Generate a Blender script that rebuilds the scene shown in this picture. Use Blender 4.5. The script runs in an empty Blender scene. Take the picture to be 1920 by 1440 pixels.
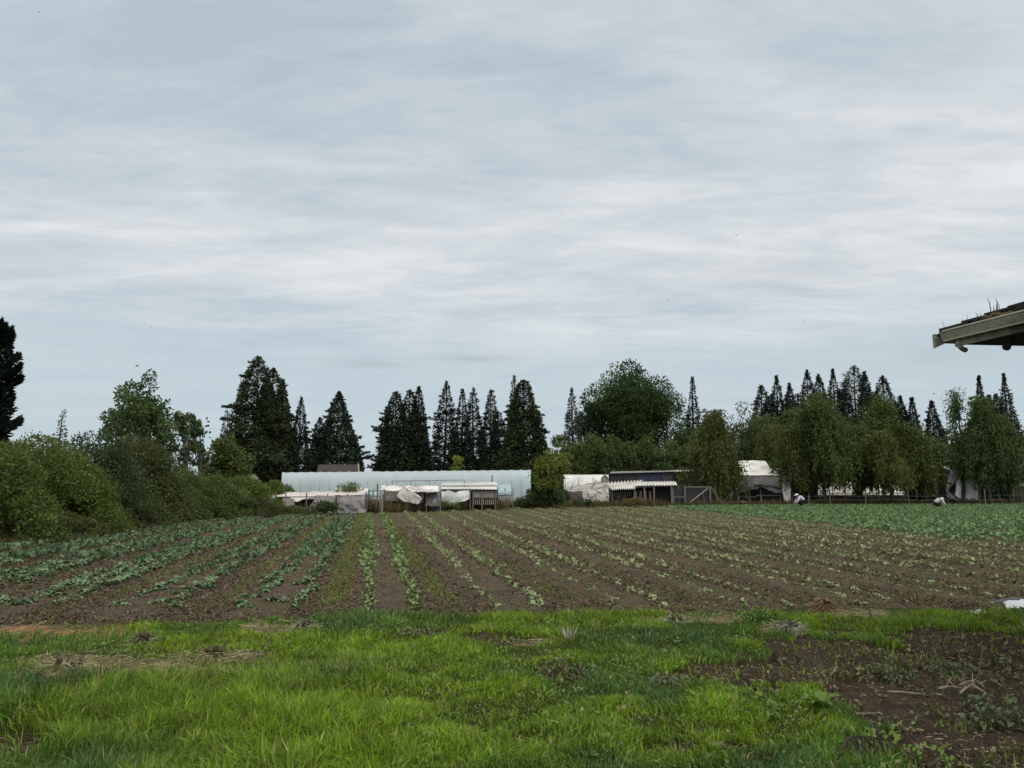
import bpy, math, random
import numpy as np
from mathutils import Vector
C = bpy.context.scene.collection
F = 1400.0; CAMZ = 1.6
PT = math.atan(199/1400.0); CP, SP = math.cos(PT), math.sin(PT)

# ---------------------------------------------------------------- helpers
def ray(u, v):
    a = (u-960)/F; b = (720-v)/F
    return a, CP-b*SP, SP+b*CP
def A(u, v, Y):
    """point seen at photo pixel (u,v) standing Y metres away"""
    x, y, z = ray(u, v); t = Y/y
    return Vector((x*t, Y, CAMZ+z*t))
def G(u, v, z=0.0):
    x, y, w = ray(u, v); t = (z-CAMZ)/w
    return Vector((x*t, y*t, z))
def GY(v): return G(960, v).y
def UV(x, y, z=0.0):
    r = z-CAMZ
    f = y*CP+r*SP; up = -y*SP+r*CP
    f = np.maximum(f, .05)
    return 960+F*x/f, 720-F*up/f
def hsh(i, j, s):
    q = np.sin(i*127.1+j*311.7+s*74.7)*43758.5453
    return q-np.floor(q)
def vn(x, y, s=0):
    xi, yi = np.floor(x), np.floor(y); fx, fy = x-xi, y-yi
    fx = fx*fx*(3-2*fx); fy = fy*fy*(3-2*fy)
    a = hsh(xi, yi, s); b = hsh(xi+1, yi, s); c = hsh(xi, yi+1, s); d = hsh(xi+1, yi+1, s)
    return (a*(1-fx)+b*fx)*(1-fy)+(c*(1-fx)+d*fx)*fy
def fbm(x, y, s=0, o=4):
    r = 0; a = .5; t = 0
    for k in range(o):
        r = r+a*vn(x*2**k+k*17.3, y*2**k-k*9.1, s+k); t += a; a *= .5
    return r/t
def inpoly(u, v, P):
    ins = np.zeros(u.shape, bool); n = len(P); j = n-1
    for i in range(n):
        xi, yi = P[i]; xj, yj = P[j]
        c = ((yi > v) != (yj > v)) & (u < (xj-xi)*(v-yi)/(yj-yi+1e-9)+xi)
        ins ^= c; j = i
    return ins
def sstep(a, b, x):
    t = np.clip((x-a)/(b-a), 0, 1); return t*t*(3-2*t)
def tag(o, label=None, cat=None, group=None, kind=None):
    if label: o['label'] = label
    if cat: o['category'] = cat
    if group: o['group'] = group
    if kind: o['kind'] = kind
    return o
def empty(name, loc, label, cat, group=None, rz=0):
    o = bpy.data.objects.new(name, None); C.objects.link(o)
    o.empty_display_size = .2; o.location = loc; o.rotation_euler = (0, 0, rz)
    return tag(o, label, cat, group)
def link(name, me, m, parent=None):
    o = bpy.data.objects.new(name, me); C.objects.link(o)
    if m is not None and len(me.materials) == 0: me.materials.append(m)
    if parent is not None: o.parent = parent
    return o
def npm(name, V, Fs, m, parent=None, col=None, smooth=False):
    """numpy arrays -> one mesh object; Fs = list of (n,k) index arrays"""
    if not isinstance(Fs, (list, tuple)): Fs = [Fs]
    me = bpy.data.meshes.new(name)
    V = np.asarray(V, np.float32)
    me.vertices.add(len(V)); me.vertices.foreach_set('co', V.ravel())
    idx = np.concatenate([f.ravel() for f in Fs]).astype(np.int32)
    tot = np.concatenate([np.full(len(f), f.shape[1]) for f in Fs]).astype(np.int32)
    st = np.concatenate([[0], np.cumsum(tot)[:-1]]).astype(np.int32)
    me.loops.add(len(idx)); me.loops.foreach_set('vertex_index', idx)
    me.polygons.add(len(tot)); me.polygons.foreach_set('loop_start', st)
    if smooth: me.polygons.foreach_set('use_smooth', np.ones(len(tot), bool))
    me.update(calc_edges=True)
    if col is not None:
        c = np.ones((len(V), 4), np.float32); c[:, :3] = col
        at = me.attributes.new('Col', 'FLOAT_COLOR', 'POINT'); at.data.foreach_set('color', c.ravel())
    return link(name, me, m, parent)
def nrm(D): return D/np.maximum(np.linalg.norm(D, axis=1, keepdims=True), 1e-6)
def leafq(P, D, S, W, rng, col, wide=.5):
    """rhombic leaves: base P, direction D, length S, width W"""
    n = len(P); D = nrm(D)
    sd = nrm(np.cross(D, rng.normal(size=(n, 3))))
    S = np.asarray(S).reshape(-1, 1)*np.ones((n, 1)); W = np.asarray(W).reshape(-1, 1)*np.ones((n, 1))
    M = P+D*S*wide
    V = np.stack([P, M+sd*W/2, P+D*S, M-sd*W/2], 1).reshape(-1, 3)
    Fq = np.arange(4*n).reshape(n, 4)
    return V, Fq, np.repeat(col, 4, 0)
def cat3(parts):
    Vs, Fs, Cs = [], [], []; o = 0
    for V, Fq, c in parts:
        Vs.append(V); Fs.append(Fq+o); Cs.append(c); o += len(V)
    return np.concatenate(Vs), np.concatenate(Fs), np.concatenate(Cs)
class MB:
    def __init__(s): s.v = []; s.f = []
    def add(s, vs, fs):
        o = len(s.v); s.v += [tuple(x) for x in vs]; s.f += [tuple(i+o for i in f) for f in fs]; return s
    def box(s, c, d, rz=0):
        cx, cy, cz = c; a, b, h = d[0]/2, d[1]/2, d[2]/2; co, si = math.cos(rz), math.sin(rz)
        vs = [(cx+x*co-y*si, cy+x*si+y*co, cz+z) for z in (-h, h) for x, y in ((-a, -b), (a, -b), (a, b), (-a, b))]
        return s.add(vs, [(3, 2, 1, 0), (4, 5, 6, 7), (0, 1, 5, 4), (1, 2, 6, 5), (2, 3, 7, 6), (3, 0, 4, 7)])
    def bar(s, p, q, w, h=None):
        """rectangular bar from p to q"""
        h = h or w; p, q = Vector(p), Vector(q); d = (q-p).normalized()
        a = d.cross(Vector((0, 0, 1)));
        if a.length < .05: a = Vector((1, 0, 0))
        a.normalize(); b = a.cross(d)
        vs = [r+a*x*w/2+b*y*h/2 for r in (p, q) for x, y in ((-1, -1), (1, -1), (1, 1), (-1, 1))]
        return s.add(vs, [(3, 2, 1, 0), (4, 5, 6, 7), (0, 1, 5, 4), (1, 2, 6, 5), (2, 3, 7, 6), (3, 0, 4, 7)])
    def tube(s, pts, rs, n=7):
        pts = [Vector(p) for p in pts]
        if not hasattr(rs, '__len__'): rs = [rs]*len(pts)
        vs = []; fs = []; a = None
        for i, p in enumerate(pts):
            d = (pts[min(i+1, len(pts)-1)]-pts[max(i-1, 0)]).normalized()
            if a is None:
                a = d.orthogonal().normalized()
            else:
                a = (a-d*a.dot(d)).normalized()
            b = d.cross(a)
            for k in range(n):
                t = 2*math.pi*k/n; vs.append(p+(a*math.cos(t)+b*math.sin(t))*rs[i])
        for i in range(len(pts)-1):
            for k in range(n):
                k2 = (k+1) % n; fs.append((i*n+k, i*n+k2, (i+1)*n+k2, (i+1)*n+k))
        fs.append(tuple(reversed(range(n)))); fs.append(tuple((len(pts)-1)*n+k for k in range(n)))
        return s.add(vs, fs)
    def ball(s, c, r, n=10, m=7, sc=(1, 1, 1)):
        vs = []; fs = []
        for i in range(m+1):
            a = math.pi*i/m
            for k in range(n):
                t = 2*math.pi*k/n
                vs.append((c[0]+r*sc[0]*math.sin(a)*math.cos(t), c[1]+r*sc[1]*math.sin(a)*math.sin(t), c[2]+r*sc[2]*math.cos(a)))
        for i in range(m):
            for k in range(n):
                k2 = (k+1) % n; fs.append((i*n+k, (i+1)*n+k, (i+1)*n+k2, i*n+k2))
        return s.add(vs, fs)
    def build(s, name, m, parent=None, smooth=False, bevel=0, off=None):
        me = bpy.data.meshes.new(name)
        v = s.v if off is None else [(x-off[0], y-off[1], z-off[2]) for x, y, z in s.v]
        me.from_pydata(v, [], s.f); me.update()
        if smooth: me.polygons.foreach_set('use_smooth', [True]*len(me.polygons))
        o = link(name, me, m, parent)
        if bevel:
            b = o.modifiers.new('b', 'BEVEL'); b.width = bevel; b.segments = 2; b.limit_method = 'ANGLE'
        return o
_sd = [0]
def cloth(name, grid, m, parent=None, sub=8, wr=.05, th=.012, off=(0, 0, 0), fr=2.0, sag=0.0):
    """draped sheet through a control grid of points, wrinkled, with thickness"""
    _sd[0] += 1; sd = _sd[0]
    Gd = np.array([[tuple(p) for p in r] for r in grid], float)
    def up(a, ax):
        n = a.shape[ax]; t = np.linspace(0, n-1, (n-1)*sub+1); i = np.minimum(t.astype(int), n-2); f = t-i
        sh = [1]*a.ndim; sh[ax] = -1; f = f.reshape(sh)
        i0 = np.take(a, np.maximum(i-1, 0), ax); i1 = np.take(a, i, ax); i2 = np.take(a, i+1, ax); i3 = np.take(a, np.minimum(i+2, n-1), ax)
        c = i1+.5*f*((i2-i0)*.7+f*(2*i0*.7-(5*.7+.6)*i1+(4*.7+.6)*i2-.7*i3+f*(.7*(3*i1-3*i2+i3-i0)-.6*i2+.6*i1)))
        l = i1*(1-f)+i2*f
        return .4*c+.6*l
    P = up(up(Gd, 0), 1); nr, nc = P.shape[:2]
    rr, cc = np.meshgrid(np.linspace(0, 1, nr), np.linspace(0, 1, nc), indexing='ij')
    w = (fbm(cc*fr*5+sd*3.1, rr*fr*2.2+P[..., 2]*.7, sd, 4)-.5)*2*wr+(np.abs(vn(cc*fr*7+rr*2.3, rr*1.5, sd+5)-.5)-.25)*wr*1.4
    P[..., 1] += w*1.6; P[..., 2] += w*.8-sag*np.sin(np.pi*rr)*np.sin(np.pi*cc); P[..., 0] += w*.4
    V = P.reshape(-1, 3)-np.array(off)
    k = np.arange(nr*nc).reshape(nr, nc)
    Fq = np.stack([k[:-1, :-1], k[:-1, 1:], k[1:, 1:], k[1:, :-1]], -1).reshape(-1, 4)
    o = npm(name, V, Fq, m, parent, smooth=True)
    md = o.modifiers.new('s', 'SOLIDIFY'); md.thickness = th
    return o

# ---------------------------------------------------------------- materials
def mat(name, col, rough=.85, n1=(8., .35), n2=(60., .2), bump=(40., .25), attr=False, transl=0., spec=.3, stretch=None, col2=None, alpha=0.):
    m = bpy.data.materials.new(name); m.use_nodes = True; nt = m.node_tree; N = nt.nodes; L = nt.links
    bs = N['Principled BSDF']; out = N['Material Output']
    bs.inputs['Roughness'].default_value = rough; bs.inputs['Specular IOR Level'].default_value = spec
    tc = N.new('ShaderNodeTexCoord'); co = tc.outputs['Object']
    if stretch:
        mp = N.new('ShaderNodeMapping'); mp.inputs['Scale'].default_value = stretch; L.new(co, mp.inputs['Vector']); co = mp.outputs['Vector']
    if attr:
        a = N.new('ShaderNodeAttribute'); a.attribute_name = 'Col'; c = a.outputs['Color']
    else:
        r = N.new('ShaderNodeRGB'); r.outputs[0].default_value = (*col, 1); c = r.outputs[0]
    if col2:
        t = N.new('ShaderNodeTexNoise'); t.inputs['Scale'].default_value = n1[0]*.6; t.inputs['Detail'].default_value = 5; L.new(co, t.inputs['Vector'])
        rp = N.new('ShaderNodeValToRGB'); rp.color_ramp.elements[0].position = .42; rp.color_ramp.elements[1].position = .62; L.new(t.outputs['Fac'], rp.inputs['Fac'])
        mx = N.new('ShaderNodeMix'); mx.data_type = 'RGBA'; L.new(rp.outputs['Color'], mx.inputs['Factor']); L.new(c, mx.inputs['A']); mx.inputs['B'].default_value = (*col2, 1); c = mx.outputs['Result']
    for sc, am in (n1, n2):
        if am <= 0: continue
        t = N.new('ShaderNodeTexNoise'); t.inputs['Scale'].default_value = sc; t.inputs['Detail'].default_value = 6; t.inputs['Roughness'].default_value = .65; L.new(co, t.inputs['Vector'])
        mr = N.new('ShaderNodeMapRange'); mr.inputs['From Min'].default_value = .25; mr.inputs['From Max'].default_value = .75
        mr.inputs['To Min'].default_value = 1-am; mr.inputs['To Max'].default_value = 1+am; L.new(t.outputs['Fac'], mr.inputs['Value'])
        vm = N.new('ShaderNodeVectorMath'); vm.operation = 'SCALE'; L.new(c, vm.inputs[0]); L.new(mr.outputs[0], vm.inputs['Scale']); c = vm.outputs[0]
    L.new(c, bs.inputs['Base Color'])
    if bump and bump[1] > 0:
        t = N.new('ShaderNodeTexNoise'); t.inputs['Scale'].default_value = bump[0]; t.inputs['Detail'].default_value = 8; t.inputs['Roughness'].default_value = .7; L.new(co, t.inputs['Vector'])
        b = N.new('ShaderNodeBump'); b.inputs['Strength'].default_value = bump[1]; b.inputs['Distance'].default_value = .03; L.new(t.outputs['Fac'], b.inputs['Height']); L.new(b.outputs[0], bs.inputs['Normal'])
    sh = bs.outputs[0]
    if transl:
        tr = N.new('ShaderNodeBsdfTranslucent'); L.new(c, tr.inputs['Color'])
        ms = N.new('ShaderNodeMixShader'); ms.inputs[0].default_value = transl; L.new(sh, ms.inputs[1]); L.new(tr.outputs[0], ms.inputs[2]); sh = ms.outputs[0]
    if alpha:
        tp = N.new('ShaderNodeBsdfTransparent'); ms = N.new('ShaderNodeMixShader'); ms.inputs[0].default_value = alpha
        L.new(sh, ms.inputs[1]); L.new(tp.outputs[0], ms.inputs[2]); sh = ms.outputs[0]
    L.new(sh, out.inputs['Surface'])
    return m
M = {}
M['leaf'] = mat('leaf', (0, 0, 0), .6, (3, 0), (1, 0), None, attr=True, transl=.35, spec=.25)
M['needle'] = mat('needle', (0, 0, 0), .8, (3, 0), (1, 0), None, attr=True, transl=.12, spec=.15)
M['grass'] = mat('grass', (0, 0, 0), .55, (3, 0), (1, 0), None, attr=True, transl=.35, spec=.25)
M['crop'] = mat('crop', (0, 0, 0), .5, (6, .12), (1, 0), None, attr=True, transl=.2, spec=.35)
M['straw'] = mat('straw', (0, 0, 0), .9, (3, 0), (1, 0), None, attr=True, transl=.1, spec=.1)
M['bark'] = mat('bark', (.06, .05, .042), .95, (3, .4), (20, .3), (12, .6))
M['pale_bark'] = mat('pale_bark', (.22, .2, .17), .95, (3, .4), (20, .3), (12, .6))
M['soil'] = mat('soil', (0, 0, 0), 1, (2.5, .3), (22, .5), (18, 1.6), attr=True, spec=.1)
M['dirt'] = mat('dirt', (0, 0, 0), 1, (5, .3), (45, .6), (34, 1.5), attr=True, spec=.1)
M['far'] = mat('far', (.045, .05, .025), 1, (.15, .3), (2, .3), None)
M['white_tarp'] = mat('white_tarp', (.78, .78, .77), .55, (1.3, .13), (14, .08), (6, .3), transl=.12, col2=(.56, .54, .50))
M['pink_tarp'] = mat('pink_tarp', (.64, .60, .58), .6, (1.3, .15), (14, .1), (6, .3), transl=.1, col2=(.5, .47, .45))
M['grey_mesh'] = mat('grey_mesh', (.30, .285, .28), .8, (1.3, .2), (14, .12), (6, .3), transl=.1, col2=(.24, .23, .225))
M['old_tarp'] = mat('old_tarp', (.40, .38, .36), .7, (1.8, .3), (14, .2), (6, .5), transl=.06, col2=(.24, .225, .2))
M['lip_highlight'] = mat('lip_highlight', (.5, .48, .4), .5, (6, .2), (40, .15), None)
M['green_tarp'] = mat('green_tarp', (.36, .41, .39), .6, (1.5, .2), (14, .1), (6, .4), transl=.1, col2=(.66, .68, .67))
M['dark_mesh'] = mat('dark_mesh', (.075, .073, .075), .8, (1.3, .3), (20, .15), (6, .3), transl=.05, col2=(.12, .115, .115))
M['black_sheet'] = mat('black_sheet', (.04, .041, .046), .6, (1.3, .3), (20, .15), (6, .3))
M['navy'] = mat('navy', (.045, .055, .12), .6, (1.3, .3), (20, .15), (6, .3))
M['poly'] = mat('poly', (.70, .82, .87), .35, (.35, .08), (2, .05), (3, .15), transl=.45, spec=.4, stretch=(1, 1, .3), alpha=.14)
M['poly2'] = mat('poly2', (.5, .66, .70), .35, (.8, .12), (4, .06), (3, .2), transl=.35, spec=.4, alpha=.08)
M['steel'] = mat('steel', (.22, .25, .26), .5, (3, .2), (20, .15), None)
M['wood'] = mat('wood', (.17, .145, .125), .9, (2, .3), (25, .3), (30, .4), stretch=(1, 1, .15))
M['pale_wood'] = mat('pale_wood', (.30, .275, .25), .9, (2, .3), (25, .3), (30, .4), stretch=(1, 1, .15))
M['dark_wood'] = mat('dark_wood', (.055, .048, .045), .9, (2, .3), (25, .3), (30, .4), stretch=(1, 1, .15))
M['tin'] = mat('tin', (.6, .6, .58), .5, (1, .15), (12, .1), (10, .1), col2=(.45, .43, .4))
M['brown_roof'] = mat('brown_roof', (.045, .036, .033), .9, (1, .2), (8, .2), (10, .3))
M['fascia'] = mat('fascia', (.27, .25, .2), .8, (5, .35), (40, .3), (30, .3), col2=(.09, .082, .065))
M['gutter'] = mat('gutter', (.36, .34, .28), .55, (5, .22), (40, .2), (30, .15), col2=(.25, .23, .18))
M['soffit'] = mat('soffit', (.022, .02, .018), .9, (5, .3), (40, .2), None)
M['shingle'] = mat('shingle', (.05, .04, .038), .95, (9, .4), (70, .5), (60, .8), col2=(.03, .032, .025))
M['moss'] = mat('moss', (.10, .085, .035), 1, (30, .4), (120, .4), (90, .8), col2=(.16, .11, .07))
M['siding'] = mat('siding', (.4, .38, .33), .8, (2, .1), (20, .1), None)
M['black_metal'] = mat('black_metal', (.02, .02, .02), .5, (5, .2), (40, .1), None)
M['glass'] = mat('lamp_glass', (.08, .08, .08), .2, (5, .1), (40, .1), None, spec=.6)
M['twig'] = mat('twig', (.05, .038, .03), .95, (20, .4), (80, .3), (60, .4))
M['pale_twig'] = mat('pale_twig', (.30, .25, .19), .95, (20, .3), (80, .3), (60, .4))
M['plastic_white'] = mat('plastic_white', (.6, .62, .66), .35, (10, .15), (60, .1), (30, .3), transl=.1)
M['plastic_black'] = mat('plastic_black', (.012, .012, .013), .35, (10, .15), (60, .1), (30, .3))
M['stone'] = mat('stone', (.42, .41, .38), .9, (20, .2), (90, .2), (60, .4))
M['skin'] = mat('skin', (.33, .2, .14), .6, (20, .1), (60, .05), None)
M['lav_shirt'] = mat('lavender_shirt', (.58, .58, .76), .85, (9, .12), (60, .08), (30, .3))
M['grey_shirt'] = mat('grey_shirt', (.46, .45, .44), .85, (9, .2), (60, .1), (30, .3))
M['dark_cloth'] = mat('dark_cloth', (.018, .018, .022), .9, (9, .2), (60, .1), (30, .3))
M['white_cloth'] = mat('white_cloth', (.7, .7, .7), .85, (9, .1), (60, .05), (30, .2))
M['boot'] = mat('boot', (.45, .43, .4), .6, (9, .1), (60, .05), None)
M['bird'] = mat('bird', (.03, .03, .035), .8, (9, .2), (60, .1), None)
# ---------------------------------------------------------------- camera, world, light
cam = bpy.data.cameras.new('camera'); co = bpy.data.objects.new('camera', cam); C.objects.link(co)
cam.sensor_width = 36; cam.lens = 36*F/1920; cam.clip_end = 6000; cam.clip_start = .05
co.location = (0, 0, CAMZ); co.rotation_euler = (math.pi/2+PT, 0, 0)
sc = bpy.context.scene; sc.camera = co
sc.view_settings.view_transform = 'Standard'; sc.view_settings.look = 'None'
sc.view_settings.exposure = 0; sc.view_settings.gamma = 1

w = bpy.data.worlds.new('World'); sc.world = w; w.use_nodes = True
nt = w.node_tree; N = nt.nodes; L = nt.links
bg = N['Background']; bg.inputs['Strength'].default_value = .1
def vmath(op, a, b=None):
    n = N.new('ShaderNodeVectorMath'); n.operation = op
    if hasattr(a, 'node'): L.new(a, n.inputs[0])
    else: n.inputs[0].default_value = a
    if b is not None:
        if hasattr(b, 'node'): L.new(b, n.inputs[1])
        else: n.inputs[1].default_value = b
    return n.outputs[0] if op not in ('DOT_PRODUCT', 'LENGTH') else n.outputs['Value']
def fm(op, a, b=None, c=None, clamp=False):
    n = N.new('ShaderNodeMath'); n.operation = op; n.use_clamp = clamp
    for i, x in enumerate((a, b, c)):
        if x is None: continue
        if hasattr(x, 'node'): L.new(x, n.inputs[i])
        else: n.inputs[i].default_value = x
    return n.outputs[0]
sky = N.new('ShaderNodeTexSky'); sky.sky_type = 'NISHITA'; sky.sun_disc = False
SUN_EL, SUN_AZ = math.radians(52), math.radians(150)
sky.sun_elevation = SUN_EL; sky.sun_rotation = SUN_AZ
tc = N.new('ShaderNodeTexCoord'); sp = N.new('ShaderNodeSeparateXYZ'); L.new(tc.outputs['Generated'], sp.inputs[0])
X, Y, Z = sp.outputs
zc = fm('ADD', fm('MAXIMUM', Z, 0.0), .10)
cb = N.new('ShaderNodeCombineXYZ'); L.new(fm('DIVIDE', X, zc), cb.inputs[0]); L.new(fm('DIVIDE', Y, zc), cb.inputs[1])
def noise(scale, det, rough, dist, off):
    mp = N.new('ShaderNodeMapping'); mp.inputs['Scale'].default_value = scale; mp.inputs['Location'].default_value = off
    mp.inputs['Rotation'].default_value = (0, 0, math.radians(8)); L.new(cb.outputs[0], mp.inputs['Vector'])
    t = N.new('ShaderNodeTexNoise'); t.inputs['Scale'].default_value = 1; t.inputs['Detail'].default_value = det
    t.inputs['Roughness'].default_value = rough; t.inputs['Distortion'].default_value = dist; L.new(mp.outputs[0], t.inputs['Vector'])
    return t.outputs['Fac']
na = noise((.75, 1.35, 1), 6, .5, .5, (3.1, 1.7, 0))
nb = noise((1.5, 3.5, 1), 7, .58, .6, (7.3, 2.2, 4))
nc = noise((.33, .6, 1), 3, .5, .2, (1.3, 5.2, 9))
nd_ = noise((4.4, 9.5, 1), 7, .62, 1.0, (2.3, 8.2, 2))
f = fm('ADD', fm('ADD', fm('MULTIPLY', na, .33), fm('MULTIPLY', nb, .33)), fm('ADD', fm('MULTIPLY', nc, .18), fm('MULTIPLY', nd_, .16)))
f = fm('MULTIPLY_ADD', fm('SUBTRACT', f, .5), 1.28, .50)
# the layer is thinner and smoother close to the horizon, thick and bright in a band above it
band = fm('MULTIPLY', fm('SUBTRACT', 1.0, fm('ABSOLUTE', fm('DIVIDE', fm('SUBTRACT', Z, .30), .17)), clamp=True), .045)
f = fm('ADD', f, band)
rp = N.new('ShaderNodeValToRGB'); L.new(f, rp.inputs['Fac'])
e = rp.color_ramp.elements
e[0].position = .37; e[0].color = (.475, .56, .625, 1)
e[1].position = .68; e[1].color = (.83, .855, .865, 1)
x = e.new(.48); x.color = (.58, .648, .70, 1)
x = e.new(.57); x.color = (.69, .735, .765, 1)
low = N.new('ShaderNodeMapRange'); low.inputs['From Min'].default_value = .13; low.inputs['From Max'].default_value = .26; low.interpolation_type = 'SMOOTHSTEP'
L.new(Z, low.inputs['Value'])
low2 = fm('MULTIPLY_ADD', low.outputs[0], .78, .22)
mx = N.new('ShaderNodeMix'); mx.data_type = 'RGBA'; L.new(low2, mx.inputs['Factor'])
mx.inputs['A'].default_value = (.535, .63, .69, 1); L.new(rp.outputs['Color'], mx.inputs['B'])
# overcast is brighter overhead, above the framed part of the sky
zen = N.new('ShaderNodeMapRange'); zen.inputs['From Min'].default_value = .56; zen.inputs['From Max'].default_value = 1; zen.inputs['To Min'].default_value = 10; zen.inputs['To Max'].default_value = 22
L.new(Z, zen.inputs['Value'])
def streak(a, e, wa, we, am):
    da = fm('POWER', fm('DIVIDE', fm('SUBTRACT', fm('DIVIDE', X, fm('MAXIMUM', Y, .05)), a), wa), 2.0); de = fm('POWER', fm('DIVIDE', fm('SUBTRACT', Z, e), we), 2.0)
    return fm('MULTIPLY', fm('EXPONENT', fm('MULTIPLY', fm('ADD', da, de), -1.0)), fm('MULTIPLY', fm('MULTIPLY', nd_, fm('GREATER_THAN', Y, 0.0)), am))
st = fm('ADD', fm('ADD', streak(-.20, .165, .05, .007, .26), streak(-.05, .173, .06, .006, .30)), fm('ADD', streak(.38, .27, .16, .02, .12), streak(.62, .155, .16, .018, .14)))
wm = N.new('ShaderNodeMix'); wm.data_type = 'RGBA'; zw = N.new('ShaderNodeMapRange'); zw.inputs['From Min'].default_value = .55; zw.inputs['From Max'].default_value = .8
L.new(Z, zw.inputs['Value']); L.new(zw.outputs[0], wm.inputs['Factor']); dk = vmath('SCALE', mx.outputs['Result']); L.new(fm('SUBTRACT', 1.0, st), dk.node.inputs['Scale'])
L.new(dk, wm.inputs['A']); wm.inputs['B'].default_value = (.74, .70, .63, 1)      # warm tone added overhead, out of frame, to warm the ground light
cl = vmath('SCALE', wm.outputs['Result']); L.new(zen.outputs[0], cl.node.inputs['Scale'])
fin = N.new('ShaderNodeMix'); fin.data_type = 'RGBA'; fin.inputs['Factor'].default_value = .95
L.new(sky.outputs[0], fin.inputs['A']); L.new(cl, fin.inputs['B']); L.new(fin.outputs['Result'], bg.inputs['Color'])

sl = bpy.data.lights.new('sun', 'SUN'); sl.energy = 1.5; sl.angle = math.radians(40); sl.color = (1, .93, .82)
so = bpy.data.objects.new('sun', sl); C.objects.link(so)
so.rotation_euler = (math.pi/2-SUN_EL, 0, math.pi-SUN_AZ+math.pi*0)
so.location = (0, 0, 50)

# ---------------------------------------------------------------- terrain
EP = [G(u, v) for u, v in ((-700, 1200), (0, 1186), (300, 1180), (660, 1163), (900, 1157), (1200, 1152), (1500, 1143), (1920, 1150), (2600, 1150))]
EX = np.array([p.x for p in EP]); EY = np.array([p.y for p in EP])
def edge(x): return np.interp(x, EX, EY)+.25*(vn(np.asarray(x)*.9, np.asarray(x)*0, 3)-.5)
FP = [(508, 967), (690, 962), (830, 957), (950, 952.5), (1140, 950), (1340, 948), (1600, 946), (1920, 944.5)]
FPW = [G(u, v) for u, v in FP]
FX = np.array([p.x for p in FPW]); FY = np.array([p.y for p in FPW])
def faredge(x):
    y = np.interp(x, FX, FY)
    return np.where(x < FX[0], FY[0]+(x-FX[0])*1.9, y)
def tt(x, y): return x+.189*y          # offset across the rows
HEDGE = -11.7
DIRT = [(1190, 1296), (1215, 1266), (1290, 1252), (1400, 1240), (1500, 1208), (1560, 1196), (1700, 1198), (1830, 1182), (1920, 1182), (2600, 1170), (3600, 1300), (3600, 2600), (1960, 2600),
        (1760, 1470), (1690, 1420), (1640, 1345), (1560, 1302), (1400, 1288), (1270, 1302)]
SPOTS = [(1050, 1262, 55, 20), (945, 1197, 75, 9), (15, 1405, 105, 32), (1255, 1412, 62, 14), (1390, 1408, 40, 14), (800, 1192, 40, 8), (990, 1393, 40, 10), (395, 1420, 40, 10)]
def dirtmask(x, y):
    u, v = UV(x, y)
    j = fbm(x*2.0, y*2.0, 11, 4)-.5; j2 = fbm(x*2.6+9, y*2.6, 12, 4)-.5
    m = inpoly(u+230*j, v+66*j2, DIRT).astype(float)
    for a, b, ru, rv in SPOTS:
        m = np.maximum(m, (((u-a+50*j)/ru)**2+((v-b+20*j2)/rv)**2 < 1).astype(float)*.9)
    return np.where(y > 3.0, m, inpoly(u, v, DIRT)*1.0)
HAY = [(125, 1248, 110, 17), (240, 1256, 170, 22), (345, 1268, 120, 20), (60, 1278, 75, 15), (410, 1230, 100, 14), (520, 1183, 80, 12), (1260, 1163, 90, 9), (1350, 1160, 60, 8), (1465, 1180, 55, 10), (1010, 1205, 60, 6), (1600, 1150, 70, 8)]
def haymask(x, y):
    u, v = UV(x, y); m = np.zeros(np.shape(x)); j = fbm(x*2.3, y*2.3, 21, 3)-.5
    for a, b, ru, rv in HAY: m = np.maximum(m, 1-sstep(.5, 1.15, ((u-a+60*j)/ru)**2+((v-b+14*j)/rv)**2))
    return m
def orangemask(x, y):
    u, v = UV(x, y); j = fbm(x*2.3, y*2.3, 31, 3)-.5
    return (1-sstep(.6, 1.1, np.abs((v+26*j-(1192-u*.03))/14)))*(1-sstep(150, 420, u+160*j))
def relief(x, y):
    x = np.asarray(x, float); y = np.asarray(y, float)
    d = dirtmask(x, y)
    z = .09*(fbm(x*.8, y*.8, 41, 3)-.5)+.03*(fbm(x*3, y*3, 42, 2)-.5)
    u, v = UV(x, y)
    z = z+.10*np.exp(-(((u-1860)/120)**2+((v-1215)/26)**2))+.06*np.exp(-(((u-1050)/45)**2+((v-1255)/16)**2))-.03*d
    fade = sstep(.9, 0, y-edge(x)); return z*fade
def rough(x, y): return .045*(fbm(x*7, y*7, 51, 3)-.5)
# lawn sheet (nearest the viewer)
nx, ny = 860, 360
tx = np.linspace(-1, 1, nx); tx = np.sign(tx)*np.abs(tx)**1.35*20
ty = np.linspace(0, 1, ny)
XX, TY = np.meshgrid(tx, ty)
e1 = edge(XX)+.12; YY = -5+(7.6)*np.minimum(TY/.12, 1)
YY = np.where(TY > .12, 2.6+(e1-2.6)*(TY-.12)/.88, YY)
dm = dirtmask(XX, YY); hm = haymask(XX, YY); om = orangemask(XX, YY)
ZZ = relief(XX, YY)+rough(XX, YY)*(.25+2.1*dm)
n1 = fbm(XX*1.2, YY*1.2, 61, 4)[..., None]; n2 = fbm(XX*9, YY*9, 62, 3)[..., None]
cg = np.array([.05, .058, .02])*(.7+.6*n2)
cd = (np.array([.056, .040, .031])*(1-n1)+np.array([.080, .058, .043])*n1)*(.6+.9*n2)
ch = np.array([.30, .25, .14])*(.6+.8*n2); cor = np.array([.38, .23, .12])*(.6+.8*n2)
col = cg*(1-dm[..., None])+cd*dm[..., None]; col = col*(1-.55*hm[..., None])+ch*.55*hm[..., None]; col = col*(1-.8*om[..., None])+cor*.8*om[..., None]
k = np.arange(nx*ny).reshape(ny, nx)
Fq = np.stack([k[:-1, :-1], k[:-1, 1:], k[1:, 1:], k[1:, :-1]], -1).reshape(-1, 4)
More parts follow.
